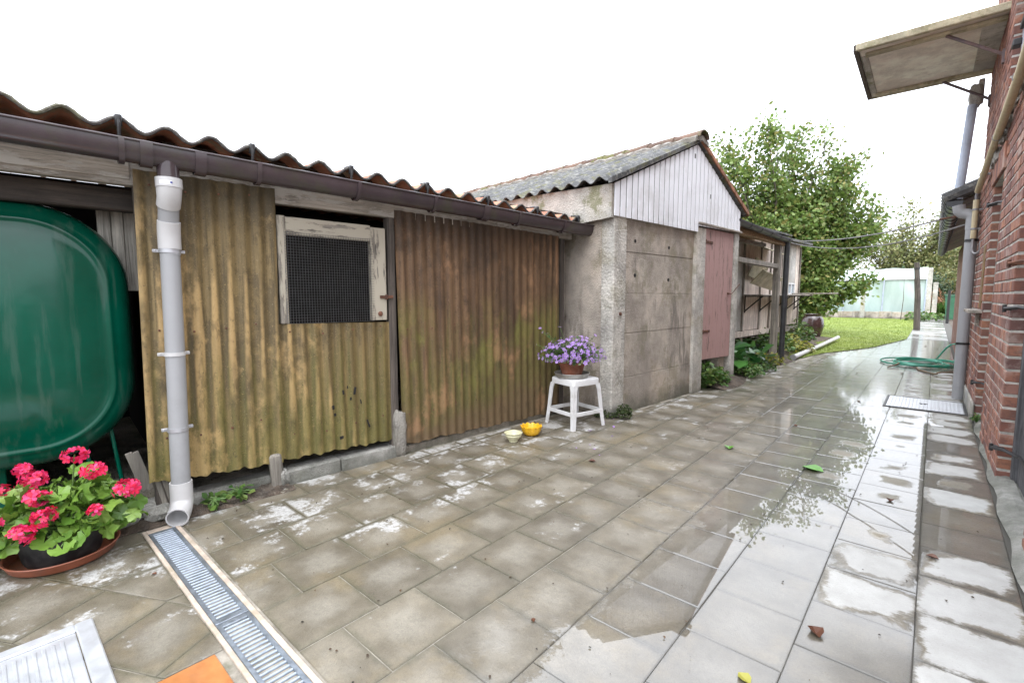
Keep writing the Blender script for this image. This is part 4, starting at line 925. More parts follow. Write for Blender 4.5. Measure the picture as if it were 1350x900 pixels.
# ================================================================== BRICK HOUSE ON THE RIGHT
hou = Thing("brick_house", "tall weathered red brick wall with plank doors on the right", "house", (0, 2.2, 0), HOUSE)
Y0, Y1, ZT = -1.6, 4.55, 6.2
holes = [(.05, 1.14, -.1, 2.14), (2.30, 3.0, -.1, 2.10), (1.45, 2.60, 2.62, 4.6)]          # y0,y1,z0,z1
ys_ = sorted({Y0, Y1} | {h[0] for h in holes} | {h[1] for h in holes}); zs_ = sorted({-.05, ZT} | {h[2] for h in holes if h[2] > 0} | {h[3] for h in holes})
core = []
for a, b in zip(ys_, ys_[1:]):
    for c, d in zip(zs_, zs_[1:]):
        if any(h[0] - .001 <= a and b <= h[1] + .001 and h[2] - .001 <= c and d <= h[3] + .001 for h in holes): continue
        core.append(box(.0045, .30, a + (.004 if any(abs(a - h[1]) < .001 for h in holes) else 0), b - (.004 if any(abs(b - h[0]) < .001 for h in holes) else 0), c, d))
hou.part("mortar_wall", join(core), MT['mortar'])
hou.part("inner_wall", join([box(.30, .34, Y0, Y1, -.05, ZT), box(.34, 6.0, Y1 - .3, Y1 - .0, -.05, ZT)]), MT['mortar'])
CH, BL = .0778, .2175
bricks = []
nc = int(ZT / CH)
for c in range(nc):
    z0 = c * CH + .004; z1 = z0 + CH - .0135
    if z0 > 5.4: break
    iv = [(Y0, Y1)]
    for h in holes:
        if z1 > h[2] and z0 < h[3]:
            nv = []
            for (a, b) in iv:
                if h[1] <= a or h[0] >= b: nv.append((a, b)); continue
                if h[0] > a: nv.append((a, h[0]))
                if h[1] < b: nv.append((h[1], b))
            iv = nv
    for (a, b) in iv:
        y = a; first = True
        while y < b - .02:
            L = BL / 2 if c % 2 else BL
            if b - y - L < .05: L = b - y
            bricks.append((y + (.0055 if not first else .0), min(b, y + L) - (.0055 if y + L < b - .01 else 0), z0, z1)); y += L; first = False
def brick_geo(y0, y1, z0, z1, px):
    V, F = box(-px, .11, y0, y1, z0, z1, .004); return V, F
def bsize(b):
    y = (b[0] + b[1]) / 2 + 3; z = (b[2] + b[3]) / 2; d = y * .745 - .36 * .66
    if y < 3.0 or z > 1.15 + (y * .9): return 0
    return (b[3] - b[2]) / d * (b[1] - b[0]) / d * .35 / d
order = sorted(range(len(bricks)), key=lambda i: -bsize(bricks[i])); top = set(order[:285])
rest = []
for i, b in enumerate(bricks):
    px = .0005 + random.uniform(-.0015, .0035)
    dz = random.uniform(-.0015, .0015); gq = brick_geo(b[0] + random.uniform(0, .002), b[1] - random.uniform(0, .002), b[2] + dz, b[3] + dz, px)
    if i in top: hou.part("brick", gq, MT['brick'])
    else: rest.append(gq)
hou.part("bricks", join(rest), MT['brick'], kind="stuff", label="red bricks higher up and further along the wall")
for (a, b, z) in ((.05, 1.14, 2.14), (2.30, 3.0, 2.10)):          # soldier course over the doors
    n = int((b - a + .2) / .075)
    for q in range(n):
        y = a - .1 + q * .075; hou.part("lintel_brick", box(-.0155, .1, y, y + .064, z + .002, z + .20, .004), MT['brick'])
# doors
d1 = hou.part("door", join([box(.085, .115, .06 + k * .118, .06 + (k + 1) * .118 - .004, .03, 2.13, .003) for k in range(9)]), MT['door_grey'], label="grey-black weathered plank door nearest the camera")
hou.part("door_frame", box(.06, .13, 1.075, 1.134, .02, 2.135, .004), MT['door_grey'], d1)
d2 = hou.part("door", join([box(.075, .105, 2.31 + k * .115, 2.31 + (k + 1) * .115 - .004, .03, 2.09, .003) for k in range(6)]), MT['door_green'], label="green-grey plank door with algae, further along the wall")
hou.part("door_frame", box(.05, .125, 2.945, 2.996, .02, 2.095, .004), MT['door_green'], d2)
def pintle(y, z): return join([box(-.038, .03, y - .010, y + .022, z - .012, z + .012, .004), tube([(-.03, y, z - .022), (-.03, y, z + .022)], .010, 8)])
for (y, z) in ((1.12, 1.07), (1.12, 1.34), (1.12, .21)):
    hou.part("strap_hinge", join([pintle(y + .03, z), tube([(-.03, y + .01, z), (.02, y - .06, z + .01), (.078, y - .14, z - .005), (.08, y - .5, z - .005)], .010, 6)]), MT['rust'] if z in (1.34, 2.02) else MT['rubber'], d1)
for (y, z) in ((2.98, .36), (2.98, 1.94)):
    hou.part("strap_hinge", join([pintle(y + .03, z), tube([(-.03, y + .01, z), (.03, y - .06, z + .01), (.068, y - .14, z - .005), (.07, y - .45, z - .005)], .009, 6)]), MT['rubber'], d2)
hou.part("threshold", box(.02, .28, .06, 1.13, -.03, .028, .006), MT['conc_lt']); hou.part("threshold", box(.02, .28, 2.31, 2.99, -.03, .028, .006), MT['conc_lt'])
sh = hou.part("window_shutter", join([box(.05, .08, 1.46 + k * .163, 1.46 + (k + 1) * .163 - .004, 2.64, 4.58, .003) for k in range(7)]), MT['shutter'], label="grey weathered plank shutter high in the wall")
hou.part("shutter_hinge", join([box(.03, .05, 2.1, 2.55, 3.2, 3.24, .003), rotbox(.01, 2.4, 3.05, .05, .09, .05, bev=.006)]), MT['rubber'], sh)
hou.part("ledge", box(-.095, .05, 3.06, 3.75, .985, 1.015, .005), MT['wood_grey'], label="small grey stone ledge beside the far door")
hou.part("ledge_bracket", box(-.03, .0, 3.28, 3.33, .86, .985, .003), MT['wood_grey'])
hou.part("wall_base", box(-.018, .0, 2.98, 4.5, -.02, .17, .008), MT['conc_lt'])
hou.part("ledge_slot", box(-.006, .03, 3.25, 3.45, 1.03, 1.62, .003), simple("ochre_board", (.16, .095, .035), .8, .3))
# crumbling mortar patch beneath the pipe
hou.part("mortar_patch", join([lump(-.01, 1.6 + q * .14 + random.uniform(-.03, .03), 2.50 - q * .016 + random.uniform(-.06, .07), .028, .10, .05, 20 + q) for q in range(11)]), MT['cushion'], smooth=True)
# canopy
cp = Thing("canopy", "pale weathered slab canopy on iron brackets high on the brick wall", "canopy", (-.5, 3.75, 3.55), HOUSE)
cpz = lambda x: 3.60 + .0 * x
cp.part("canopy_slab", box(-1.05, .02, 3.0, 4.52, 3.56, 3.60, .01), concrete("pale_canopy_board", (.84, .77, .67), .15, .0, 1.2, 260, .15))
cp.part("edge_board", box(-1.07, .02, 2.975, 3.02, 3.55, 3.615, .006), MT['board_yel']); cp.part("edge_board", box(-1.07, .02, 4.50, 4.545, 3.55, 3.615, .006), MT['board_yel'])
cp.part("edge_board", box(-1.09, -1.05, 2.98, 4.54, 3.548, 3.613, .006), MT['wood_darkz'])
cp.part("batten", box(-1.0, .0, 3.10, 3.17, 3.53, 3.559, .004), MT['board_yel']); cp.part("batten", box(-1.0, .0, 4.36, 4.43, 3.53, 3.559, .004), MT['board_yel'])
cp.part("mould_strip", box(-.16, .0, 3.18, 4.35, 3.545, 3.5595, .004), MT['panel'])
cp.part("mould_strip", box(-1.04, -.985, 3.18, 4.35, 3.552, 3.5595, .004), MT['panel'])
for y in (3.14, 4.40):
    cp.part("iron_bracket", join([tube([(-.40, y, 3.53), (.0, y, 3.24)], .014, 6), box(-.02, .006, y - .02, y + .02, 3.17, 3.29, .003)]), MT['iron_purple'])
# gas pipe
gp = Thing("gas_pipe", "cream yellow pipe running along the brick wall and turning down", "pipe", (-.05, 3.0, 2.3), HOUSE)
gp.part("pipe", tube([(-.05, .4, 2.62), (-.05, 1.2, 2.47), (-.05, 2.6, 2.36), (-.05, 4.05, 2.25), (-.05, 4.09, 2.235)], .026, 14), MT['yellow_pipe'], smooth=True)
gp.part("drop_pipe", tube([(-.055, 4.10, 2.15), (-.055, 4.10, 1.75)], .024, 14), MT['yellow_pipe'], smooth=True)
gp.part("connector", tube([(-.05, 4.07, 2.245), (-.056, 4.10, 2.20), (-.055, 4.10, 2.14)], .014, 10), MT['lead'], smooth=True)
gp.part("hook_end", tube([(-.055, 4.10, 1.76), (-.055, 4.10, 1.64)] + [(-.055 + .03 * (1 - math.cos(t)), 4.10 - .05 * (1 - math.cos(t)), 1.64 - .055 * math.sin(t)) for t in (.5, 1, 1.57, 2.1, 2.7)] + [(.0, 3.98, 1.70), (.03, 3.95, 1.72)], .012, 10), MT['lead'], smooth=True)
for y, z in ((1.3, 2.47), (2.4, 2.38), (3.5, 2.30)): gp.part("pipe_clip", join([tube([(-.05, y - .012, z), (-.05, y + .012, z)], .031, 12), box(-.03, .01, y - .01, y + .01, z - .01, z + .01)]), MT['lead'])
for z in (2.05, 1.85): gp.part("pipe_clip", join([tube([(-.055, 4.10, z - .01), (-.055, 4.10, z + .01)], .029, 12), box(-.04, .01, 4.09, 4.11, z - .008, z + .008)]), MT['lead'])
# grey drainpipe by the wall and the old pipe above it
dpr = Thing("drainpipe", "tall grey plastic drainpipe standing against the far brick corner", "downpipe", (.255, 7.22, 0))
dpr.part("pipe", tube([(.255, 7.22, .0), (.25, 7.24, 1.90)], .052, 22), MT['pvc'], smooth=True)
dpr.part("elbow", tube([(.25, 7.24, 1.86), (.25, 7.24, 1.97), (.235, 7.245, 2.01), (.20, 7.25, 2.03), (.165, 7.255, 2.04), (.14, 7.26, 2.07), (.13, 7.26, 2.13)], .056, 20), MT['pvc'], smooth=True, ang=50)
for z in (.62, 1.74): dpr.part("pipe_band", join([tube([(.253, 7.225, z - .012), (.253, 7.225, z + .012)], .056, 20), box(.25, .33, 7.215, 7.235, z - .008, z + .008)]), MT['rubber'], smooth=True, ang=40)
dpu = Thing("old_downpipe", "blue grey old downpipe slanting from the upper eave to the lower gutter", "downpipe", (.13, 7.45, 2.2))
dpu.part("pipe", tube([(.12, 7.42, 2.22), (.175, 7.42, 3.22)], .043, 18), MT['pvc_old'], smooth=True)
dpu.part("hopper", join([lump(.195, 7.45, 3.32, .055, .055, .12, 31, amp=.12), rotbox(.235, 7.46, 3.36, .05, .06, .26, bev=.01)]), MT['panel'], smooth=True, ang=40)
# lower outbuilding behind: eave with gutter
low = Thing("low_outbuilding", "low brick outbuilding with dark scalloped eave past the tall wall", "outbuilding", (.5, 12, 0))
low.part("wall", box(.36, .7, 7.62, 16.0, -.03, 2.2), MT['brick'])
low.part("soffit", ([(x, y, z + dz) for x, z in ((.06, 2.17), (.75, 2.52)) for y in (7.62, 16.0) for dz in (0, .03)], [(0, 1, 3, 2), (4, 6, 7, 5), (0, 4, 5, 1), (2, 3, 7, 6), (0, 2, 6, 4), (1, 5, 7, 3)]), MT['clay'])
low.part("roof", ([(x, y, z + dz) for x, z in ((.02, 2.21), (2.6, 3.4)) for y in (7.6, 16.0) for dz in (0, .04)], [(0, 1, 3, 2), (4, 6, 7, 5), (0, 4, 5, 1), (2, 3, 7, 6), (0, 2, 6, 4), (1, 5, 7, 3)]), MT['clay'])
def lg(y0, y1, r, n=10, cx=.095, cz=2.185):
    V, F = [], []
    for y in (y0, y1):
        for rr in (r, r * .88):
            for k in range(n + 1): t = math.pi * k / n; V.append((cx + rr * math.cos(t) - .006 * (y - 7.5), y, cz - rr * math.sin(t)))
    w = n + 1
    for k in range(n): F += [(k, k + 1, 2 * w + k + 1, 2 * w + k), (w + k + 1, w + k, 3 * w + k, 3 * w + k + 1), (k, w + k, w + k + 1, k + 1), (2 * w + k + 1, 3 * w + k + 1, 3 * w + k, 2 * w + k)]
    return V, F
low.part("gutter", lg(7.32, 16.1, .066), MT['gutter_blk'], smooth=True, ang=40)
low.part("gutter_end", ([(.095 + .072 * math.cos(math.pi * k / 12), y, 2.19 - .072 * math.sin(math.pi * k / 12)) for y in (7.305, 7.32) for k in range(13)], [tuple(range(13)), tuple(range(13, 26))[::-1]] + [(k, 13 + k, 14 + k, k + 1) for k in range(12)] + [(12, 25, 13, 0)]), MT['gutter_blk'])
for q in range(24): low.part("gutter_rib", lg(7.5 + q * .36, 7.62 + q * .36, .074), MT['cable'] if q % 1 else MT['gutter_blk'], smooth=True, ang=40)
for q in range(36):
    y = 7.4 + q * .24; low.part("eave_tile", tube([(.0, y, 2.235), (.5, y, 2.455)], .065, 8), MT['roof_grey'], smooth=True, ang=40)

# ================================================================== PLANTS: leaf tools
LEAF = np.array([(0, 0, 0), (.28, .30, .05), (.34, .62, .06), (0, 1, -.04), (-.34, .62, .06), (-.28, .30, .05), (0, .5, -.03)], float)
LEAF_F = np.array([(0, 1, 6), (1, 2, 6), (2, 3, 6), (3, 4, 6), (4, 5, 6), (5, 0, 6)])
BLADE = np.array([(0, 0, 0), (.12, .45, .05), (0, 1, -.1), (-.12, .45, .05)], float); BLADE_F = np.array([(0, 1, 2), (0, 2, 3)])
PETAL = np.array([(0, 0, 0), (.30, .55, .06), (.24, .95, .02), (0, 1.02, -.03), (-.24, .95, .02), (-.30, .55, .06)], float); PETAL_F = np.array([(0, 1, 2), (0, 2, 3), (0, 3, 4), (0, 4, 5)])
def lobed(n=22):
    P = [(0, .42, -.10)]
    for k in range(n):
        a = -math.pi / 2 + .28 + (2 * math.pi - .56) * k / (n - 1); r = .5 * (1 + .13 * math.cos(a * 5 + 1.57) + .05 * math.cos(a * 15))
        P.append((r * math.cos(a), .42 + r * math.sin(a), .08 * math.cos(a * 5 + 1.57) + .05 * math.sin(a * 9)))
    P = np.array(P); F = [(0, k, k + 1) for k in range(1, n)]; return P, np.array(F)
GER, GER_F = lobed()
def place(tpl, tf, pos, dirs, nrm, size):
    """many copies of a template: +y along dirs, +z towards nrm"""
    pos = np.asarray(pos, float); d = np.asarray(dirs, float); d /= np.linalg.norm(d, axis=1, keepdims=True) + 1e-9
    x = np.cross(d, nrm); x /= np.linalg.norm(x, axis=1, keepdims=True) + 1e-9; z = np.cross(x, d)
    T = tpl[None] * np.asarray(size, float).reshape(-1, 1, 1)
    V = pos[:, None] + T[:, :, 0:1] * x[:, None] + T[:, :, 1:2] * d[:, None] + T[:, :, 2:3] * z[:, None]
    n, k = len(pos), len(tpl); F = tf[None] + (np.arange(n) * k)[:, None, None]
    return V.reshape(-1, 3), F.reshape(-1, tf.shape[1])
def leafobjs(T, name, tpl, tf, pos, dirs, nrm, size, mat):
    "each leaf an object of its own, all sharing one mesh"
    me = bigmesh(name, tpl, tf, mat); pos = np.asarray(pos, float)
    for p, d, nn, sz in zip(pos, dirs, nrm, size):
        y = Vector([float(q) for q in d]).normalized(); x = y.cross(Vector([float(q) for q in nn])).normalized(); z = x.cross(y); q = Vector([float(c) for c in p]) - T.b; k = float(sz)
        o = link(name, me, T.o); o.matrix_local = Matrix(((x.x * k, y.x * k, z.x * k, q.x), (x.y * k, y.y * k, z.y * k, q.y), (x.z * k, y.z * k, z.z * k, q.z), (0, 0, 0, 1)))
def rdir(n, zb=0.0, spread=1.0):
    d = rng.normal(0, 1, (n, 3)) * spread; d[:, 2] += zb; return d / (np.linalg.norm(d, axis=1, keepdims=True) + 1e-9)

def make_tree(name, label, base, tips, leaves, lsize, mat, trunk=.10, sub=7, rad=.55, group=None, zlow=.35, sdlen=(.5, 1.3)):
    B = np.array(base, float); T = Thing(name, label, "tree", base, None, group); tubes = []; pts = []; wts = []
    for (tx, ty, tz) in tips:
        tip = B + np.array((tx, ty, tz)); n = 9; P = []
        k1 = B + np.array((tx * .18, ty * .18, tz * zlow)) + rng.normal(0, .12, 3)
        for i in range(n + 1):
            t = i / n; P.append((1 - t) ** 2 * B + 2 * t * (1 - t) * k1 + t * t * tip + rng.normal(0, .03, 3) * (0 < i < n))
        L = np.linalg.norm(tip - B)
        tubes.append(tube(P, [max(.008, trunk * .62 * (1 - .93 * (i / n) ** .8)) for i in range(n + 1)], 7))
        for q in range(sub):
            t = rng.uniform(.28, .97); i = min(n - 1, int(t * n)); p = P[i] + (P[i + 1] - P[i]) * (t * n - i)
            ax = (P[i + 1] - P[i]) / np.linalg.norm(P[i + 1] - P[i]); d = ax * .7 + rng.normal(0, .62, 3); d[2] += .12; d /= np.linalg.norm(d)
            l = rng.uniform(*sdlen) * (1.15 - .75 * t) * (L / 5.5); Q = [p + d * l * s + np.array((0, 0, -.10 * l * s * s)) + rng.normal(0, .02, 3) * (s > 0) for s in np.linspace(0, 1, 5)]
            tubes.append(tube(Q, [.013 * (1 - .75 * s) for s in np.linspace(0, 1, 5)], 5)); 
            for s in np.linspace(.25, 1, 5): pts.append((p + d * l * s)); wts.append(1.0)
        for t in np.linspace(.45, 1, 8):
            i = min(n - 1, int(t * n - 1e-6)); pts.append(P[i] + (P[i + 1] - P[i]) * (t * n - i)); wts.append(.8)
    T.part("trunk", tube([B + np.array((0, 0, -.1)), B + np.array((.02, .0, .3)), B + np.array((.0, .03, .75))], [trunk * 1.5, trunk * 1.15, trunk * .95], 10), MT['bark'], smooth=True)
    T.part("branches", join(tubes), MT['bark'], smooth=True)
    pts = np.array(pts); wts = np.array(wts); idx = rng.choice(len(pts), leaves, p=wts / wts.sum())
    P = pts[idx] + rng.normal(0, 1, (leaves, 3)) * rad * .33 * np.array((1, 1, .8)); d = rdir(leaves, -.15); nn = rdir(leaves, .9)
    V, F = place(LEAF, LEAF_F, P, d, nn, lsize * rng.uniform(.6, 1.25, leaves))
    o = T.big("crown", V, F, mat, kind="stuff"); return T

# big hazel behind the hutch: stems fan out; offsets along the viewing plane with depth spread
def vt(dx, dz, dd=None):
    dd = rng.uniform(-.5, .9) if dd is None else dd
    return (dx * .749 - dd * .663, dx * .663 + dd * .749, dz)
tips = [vt(*q) for q in ((-3.3, 4.6), (-2.9, 5.4), (-2.5, 4.9), (-2.2, 5.6), (-1.7, 5.9), (-1.2, 5.5), (-.75, 6.2), (-.3, 6.0), (.2, 5.5), (.8, 6.2), (1.15, 6.0), (1.5, 5.5), (1.9, 5.2), (2.2, 5.0), (2.4, 4.4), (2.6, 3.8), (2.3, 3.3), (2.4, 3.0), (2.2, 2.2), (2.5, 1.7), (1.6, 1.3), (.9, 1.1), (1.7, 4.2), (.7, 4.3), (-.4, 4.4), (-1.3, 4.2), (-2.2, 3.8), (-2.8, 3.4), (.2, 3.2), (1.2, 2.7), (-.8, 2.8), (.6, 2.0), (.2, 1.4), (2.7, 2.6), (1.0, 3.5), (-1.8, 3.0), (1.9, 3.6))]
make_tree("hazel_tree", "big leafy green tree rising behind the hutch", (-3.5, 16.0, 0), tips, 60000, .12, MT['leaf_tree'], trunk=.12, sub=18, rad=.5, zlow=.42)
# tree far behind the greenhouse
tips = [(rng.normal(0, 2.2), rng.normal(0, 2.0), rng.uniform(2.6, 7.6)) for _ in range(30)]
make_tree("far_tree", "loose olive green tree far beyond the greenhouse", (-1.6, 46, 0), tips, 17000, .20, MT['leaf_far'], trunk=.16, sub=8, rad=1.1, zlow=.5, sdlen=(.8, 1.6))
tips = [(rng.normal(0, 1.8), rng.normal(0, 1.6), rng.uniform(2.2, 7.0)) for _ in range(24)]
make_tree("far_tree", "dense green tree far off at the end of the path", (1.2, 52, 0), tips, 12000, .22, MT['leaf_far'], trunk=.16, sub=8, rad=1.0, zlow=.5, sdlen=(.8, 1.6))
tips = [(rng.normal(0, 1.0), rng.normal(0, 1.0), rng.uniform(.8, 3.4)) for _ in range(26)]
make_tree("dark_shrub", "dark evergreen shrub beside the far end of the path", (-.75, 38.5, 0), tips, 7000, .15, MT['leaf_dark'], trunk=.10, sub=8, rad=.8, zlow=.3)
tips = [(rng.normal(0, 4.5), rng.normal(0, 1.0), rng.uniform(1.0, 2.6)) for _ in range(50)]
make_tree("far_hedge", "low green hedge closing the end of the path", (3.0, 56, 0), tips, 9000, .22, MT['leaf_dark'], trunk=.12, sub=8, rad=1.0, zlow=.3)
tips = [(rng.normal(0, 6), rng.normal(0, 1.0), rng.uniform(2.0, 4.2)) for _ in range(50)]
make_tree("far_hedge", "hedge row of trees far behind the greenhouse", (-16, 60, 0), tips, 9000, .28, MT['leaf_far'], trunk=.12, sub=8, rad=1.3, zlow=.3)

def plant(name, label, base, kind, n, r, h, mat, size, group=None, cat="plant", stems=True):
    T = Thing(name, label, cat, base, None, group); B = np.array(base, float)
    a = rng.uniform(0, 2 * np.pi, n); q = np.sqrt(rng.uniform(0, 1, n)); z = h * (.25 + .75 * rng.uniform(0, 1, n)) * (1 - .45 * q ** 2)
    P = B + np.stack([r * q * np.cos(a), r * q * np.sin(a), z], 1); out = np.stack([np.cos(a), np.sin(a), 0 * a], 1)
    d = out * .8 + rng.normal(0, .35, (n, 3)) + np.array((0, 0, -.1)); nn = rdir(n, 2.2) + out * .3
    tp, tf = {'leaf': (LEAF, LEAF_F), 'blade': (BLADE, BLADE_F), 'lobed': (GER, GER_F)}[kind]
    if kind == 'blade': d = out * .5 + rng.normal(0, .3, (n, 3)) + np.array((0, 0, .8))
    V, F = place(tp, tf, P, d, nn, size * rng.uniform(.6, 1.25, n))
    if n <= 60 and size > .1: leafobjs(T, "leaf", tp, tf, P, d, nn, size * rng.uniform(.6, 1.25, n), mat)
    else: T.big("leaves", V, F, mat, kind="stuff")
    if stems:
        k = min(n, 40); T.part("stems", join([tube([B + np.array((P[i][0] - B[0], P[i][1] - B[1], 0)) * .25, P[i] * .5 + B * .5 + np.array((0, 0, .02)), P[i]], .003, 4) for i in range(k)]), MT['stem'])
    return T
plant("broadleaf_plant", "broad glossy leafed plant beside the garage post", (-2.30, 7.35, .03), 'leaf', 46, .36, .46, MT['leaf_big'], .24)
plant("broadleaf_plant", "broad glossy leafed plant spilling towards the black downpipe", (-2.28, 8.15, .03), 'leaf', 46, .40, .38, MT['leaf_big'], .22)
plant("broadleaf_plant", "glossy dark leafed plant against the hutch leg", (-2.55, 9.0, .05), 'leaf', 50, .38, .36, MT['leaf_big'], .17)
plant("feathery_weed", "feathery green weed at the foot of the pink door", (-2.07, 6.28, .0), 'leaf', 330, .17, .26, MT['leaf_weed'], .055)
plant("feathery_weed", "bushy weed between concrete post and pink door", (-2.12, 6.0, .0), 'leaf', 300, .15, .38, MT['leaf_weed'], .06)
plant("feathery_weed", "low feathery weed in front of the broad leaves", (-1.98, 7.25, .0), 'leaf', 420, .23, .23, MT['leaf_weed'], .05)
plant("feathery_weed", "low straggly weed along the tile edge", (-1.98, 8.0, .0), 'leaf', 340, .24, .17, MT['leaf_weed'], .05)
plant("feathery_weed", "pale weed beside the lying grey pole", (-2.05, 8.8, .0), 'leaf', 300, .25, .20, MT['leaf_yel'], .05)
plant("bushy_plant", "leafy green plant behind the lying grey pole", (-2.45, 10.3, .03), 'leaf', 500, .45, .5, MT['leaf_weed'], .085)
plant("bushy_plant", "leafy green plant near the brown urn", (-2.45, 12.2, .03), 'leaf', 500, .5, .62, MT['leaf_weed'], .10)
plant("bushy_plant", "yellow green low plant at the lawn corner", (-1.98, 10.9, .03), 'leaf', 260, .25, .22, MT['leaf_yel'], .06)
plant("bushy_plant", "yellow tinted plant half way along the bed", (-2.3, 11.2, .03), 'leaf', 300, .32, .36, MT['leaf_yel'], .07)
plant("small_weed", "small green weed sprouting beside the downpipe shoe", (-2.88, .80, .01), 'leaf', 26, .06, .06, MT['leaf_weed'], .045)
plant("small_weed", "small green weed sprouting at the sheet's foot", (-2.90, .93, .01), 'leaf', 30, .06, .075, MT['leaf_weed'], .045)
plant("small_weed", "tuft of weed at the right wall's foot", (.345, 5.9, .01), 'leaf', 40, .03, .10, MT['leaf_weed'], .03)
plant("moss_clump", "dark moss clump at the garage corner post", (-2.13, 4.0, .0), 'leaf', 520, .065, .14, MT['moss'], .022, stems=False)
plant("moss_clump", "thin moss at the foot of the white stool's wall", (-2.30, 3.95, .0), 'leaf', 500, .10, .07, MT['moss'], .022, stems=False)
plant("bushy_plant", "pale green plant by the fence at the path", (-.35, 28.2, .0), 'leaf', 300, .6, .5, MT['leaf_weed'], .14)
plant("bushy_plant", "fresh green low plants at the far path end", (-.2, 37, .0), 'leaf', 500, 1.0, .7, MT['leaf_weed'], .2)
plant("bushy_plant", "pale grassy plant on the right at the far path end", (.5, 33, .0), 'blade', 600, .5, .5, MT['leaf_weed'], .5)
# dry brown brush heap
T = Thing("dry_brush", "heap of dry brown brush behind the fence posts", "brush", (-.55, 33.5, 0)); n = 2600
P = np.array((-.55, 33.5, 0)) + np.stack([rng.normal(0, .45, n), rng.normal(0, .4, n), np.abs(rng.normal(.55, .35, n))], 1)
V, F = place(BLADE, BLADE_F, P, rdir(n, .4), rdir(n), .32 * rng.uniform(.5, 1.2, n)); T.big("twigs", V, F, leafmat("dry_twig", [(.20, .10, .05), (.28, .15, .08), (.15, .07, .035)], .9, .1))
single("seedling", tube([(-1.15, 28.5, 0), (-1.1, 28.5, 1.0), (-1.13, 28.5, 2.0)], [.02, .014, .005], 6), MT['bark'], "thin bare seedling stem in front of the greenhouse film", "sapling", (-1.15, 28.5, 0))

# ================================================================== GERANIUM POT
ger = Thing("geranium_pot", "black pot of pink-red geraniums beside the drain", "flowerpot", (-2.83, .19, 0))
GC = np.array((-2.83, .19, 0))
ger.part("pot", lathe([(.0, .012), (.125, .012), (.132, .03), (.150, .125), (.157, .127), (.157, .140), (.148, .140), (.145, .125), (.0, .12)], 36, GC[0], GC[1]), MT['black_pl'], smooth=True, ang=40)
ger.part("soil", lathe([(.0, .126), (.143, .122)], 24, GC[0], GC[1]), MT['soil'])
single("pot_saucer", lathe([(.0, .004), (.165, .004), (.178, .012), (.192, .044), (.196, .046), (.194, .050), (.187, .048), (.172, .016), (.0, .010)], 40, GC[0], GC[1]), MT['terra_pl'], "terracotta coloured plastic saucer under the geranium pot", "saucer", (GC[0], GC[1], 0), smooth=True)
heads = [(-2.766, .247, .465, .04), (-2.700, .300, .395, .042), (-2.60, .39, .315, .05), (-2.93, .09, .40, .032), (-2.82, .12, .375, .045), (-2.70, .12, .33, .05), (-2.62, .13, .27, .045), (-2.86, .02, .34, .036), (-2.58, .28, .26, .022), (-2.60, .06, .23, .04), (-2.66, -.02, .28, .042), (-2.84, -.10, .33, .04)]
pv, pf, ev = [], [], []; off = 0; stems = []; lp, ld, ln, lsz = [], [], [], []
for (x, y, z, r) in heads:
    pv, pf = [], []; off = 0; c = np.array((x, y, z)); n = int(17 * (r / .04) ** 1.3) + 4
    dirs = rdir(n, .35); cen = c + dirs * r * np.array((1.15, 1.1, .75)) * rng.uniform(.55, 1.0, (n, 1))
    for q in range(n):
        nd = dirs[q]; t = np.cross(nd, (0, 0, 1)); t = t / (np.linalg.norm(t) + 1e-9); b = np.cross(nd, t)
        ang = np.arange(5) * 2 * np.pi / 5 + rng.uniform(0, 6); dd = np.cos(ang)[:, None] * t + np.sin(ang)[:, None] * b + nd * .28
        V, F = place(PETAL, PETAL_F, np.repeat(cen[q][None], 5, 0), dd, np.repeat(nd[None], 5, 0), np.full(5, .0205 * rng.uniform(.7, 1.2))); pv.append(V); pf.append(F + off); off += len(V)
    ger.big("flower_head", np.concatenate(pv), np.concatenate(pf), MT['pet_red'])
    root = GC + np.array((rng.uniform(-.07, .07), rng.uniform(-.07, .07), .12)); stems.append(tube([root, root * .45 + c * .55 + np.array((0, 0, .01)), c], .0032, 6))
n = 250; a = rng.uniform(0, 2 * np.pi, n); el = rng.uniform(.02, 1.25, n); rr = rng.uniform(.62, 1.05, n)
P = GC + np.array((.0, .0, .12)) + np.stack([.265 * rr * np.cos(a) * np.cos(el), .275 * rr * np.sin(a) * np.cos(el), .24 * rr * np.sin(el) - .01], 1)
k = (P[:, 2] > .085) & ((P[:, 0] < GC[0] + .09) | (P[:, 2] > .145)); P = P[k]; a = a[k]; n = len(P); out = np.stack([np.cos(a), np.sin(a), np.full(n, -.15)], 1)
ex = np.array([(-2.62, .36, .22), (-2.66, .36, .17), (-2.60, .41, .26), (-2.63, .33, .25), (-2.70, .36, .28), (-2.57, .38, .20), (-2.66, .30, .20)])
P = np.concatenate([P, ex]); out = np.concatenate([out, np.tile((.6, .5, -.2), (len(ex), 1))])
leafobjs(ger, "leaf", GER, GER_F, P - out * .02, out + rng.normal(0, .35, (len(P), 3)), rdir(len(P), 1.6) * .7 + out * .75, .088 * rng.uniform(.6, 1.1, len(P)), MT['leaf_ger'])
for i in range(0, len(P), 3): root = GC + np.array((rng.uniform(-.08, .08), rng.uniform(-.08, .08), .12)); stems.append(tube([root, root * .5 + P[i] * .5 + np.array((0, 0, .02)), P[i]], .0028, 5))
ger.part("stems", join(stems), MT['stem'], smooth=True)

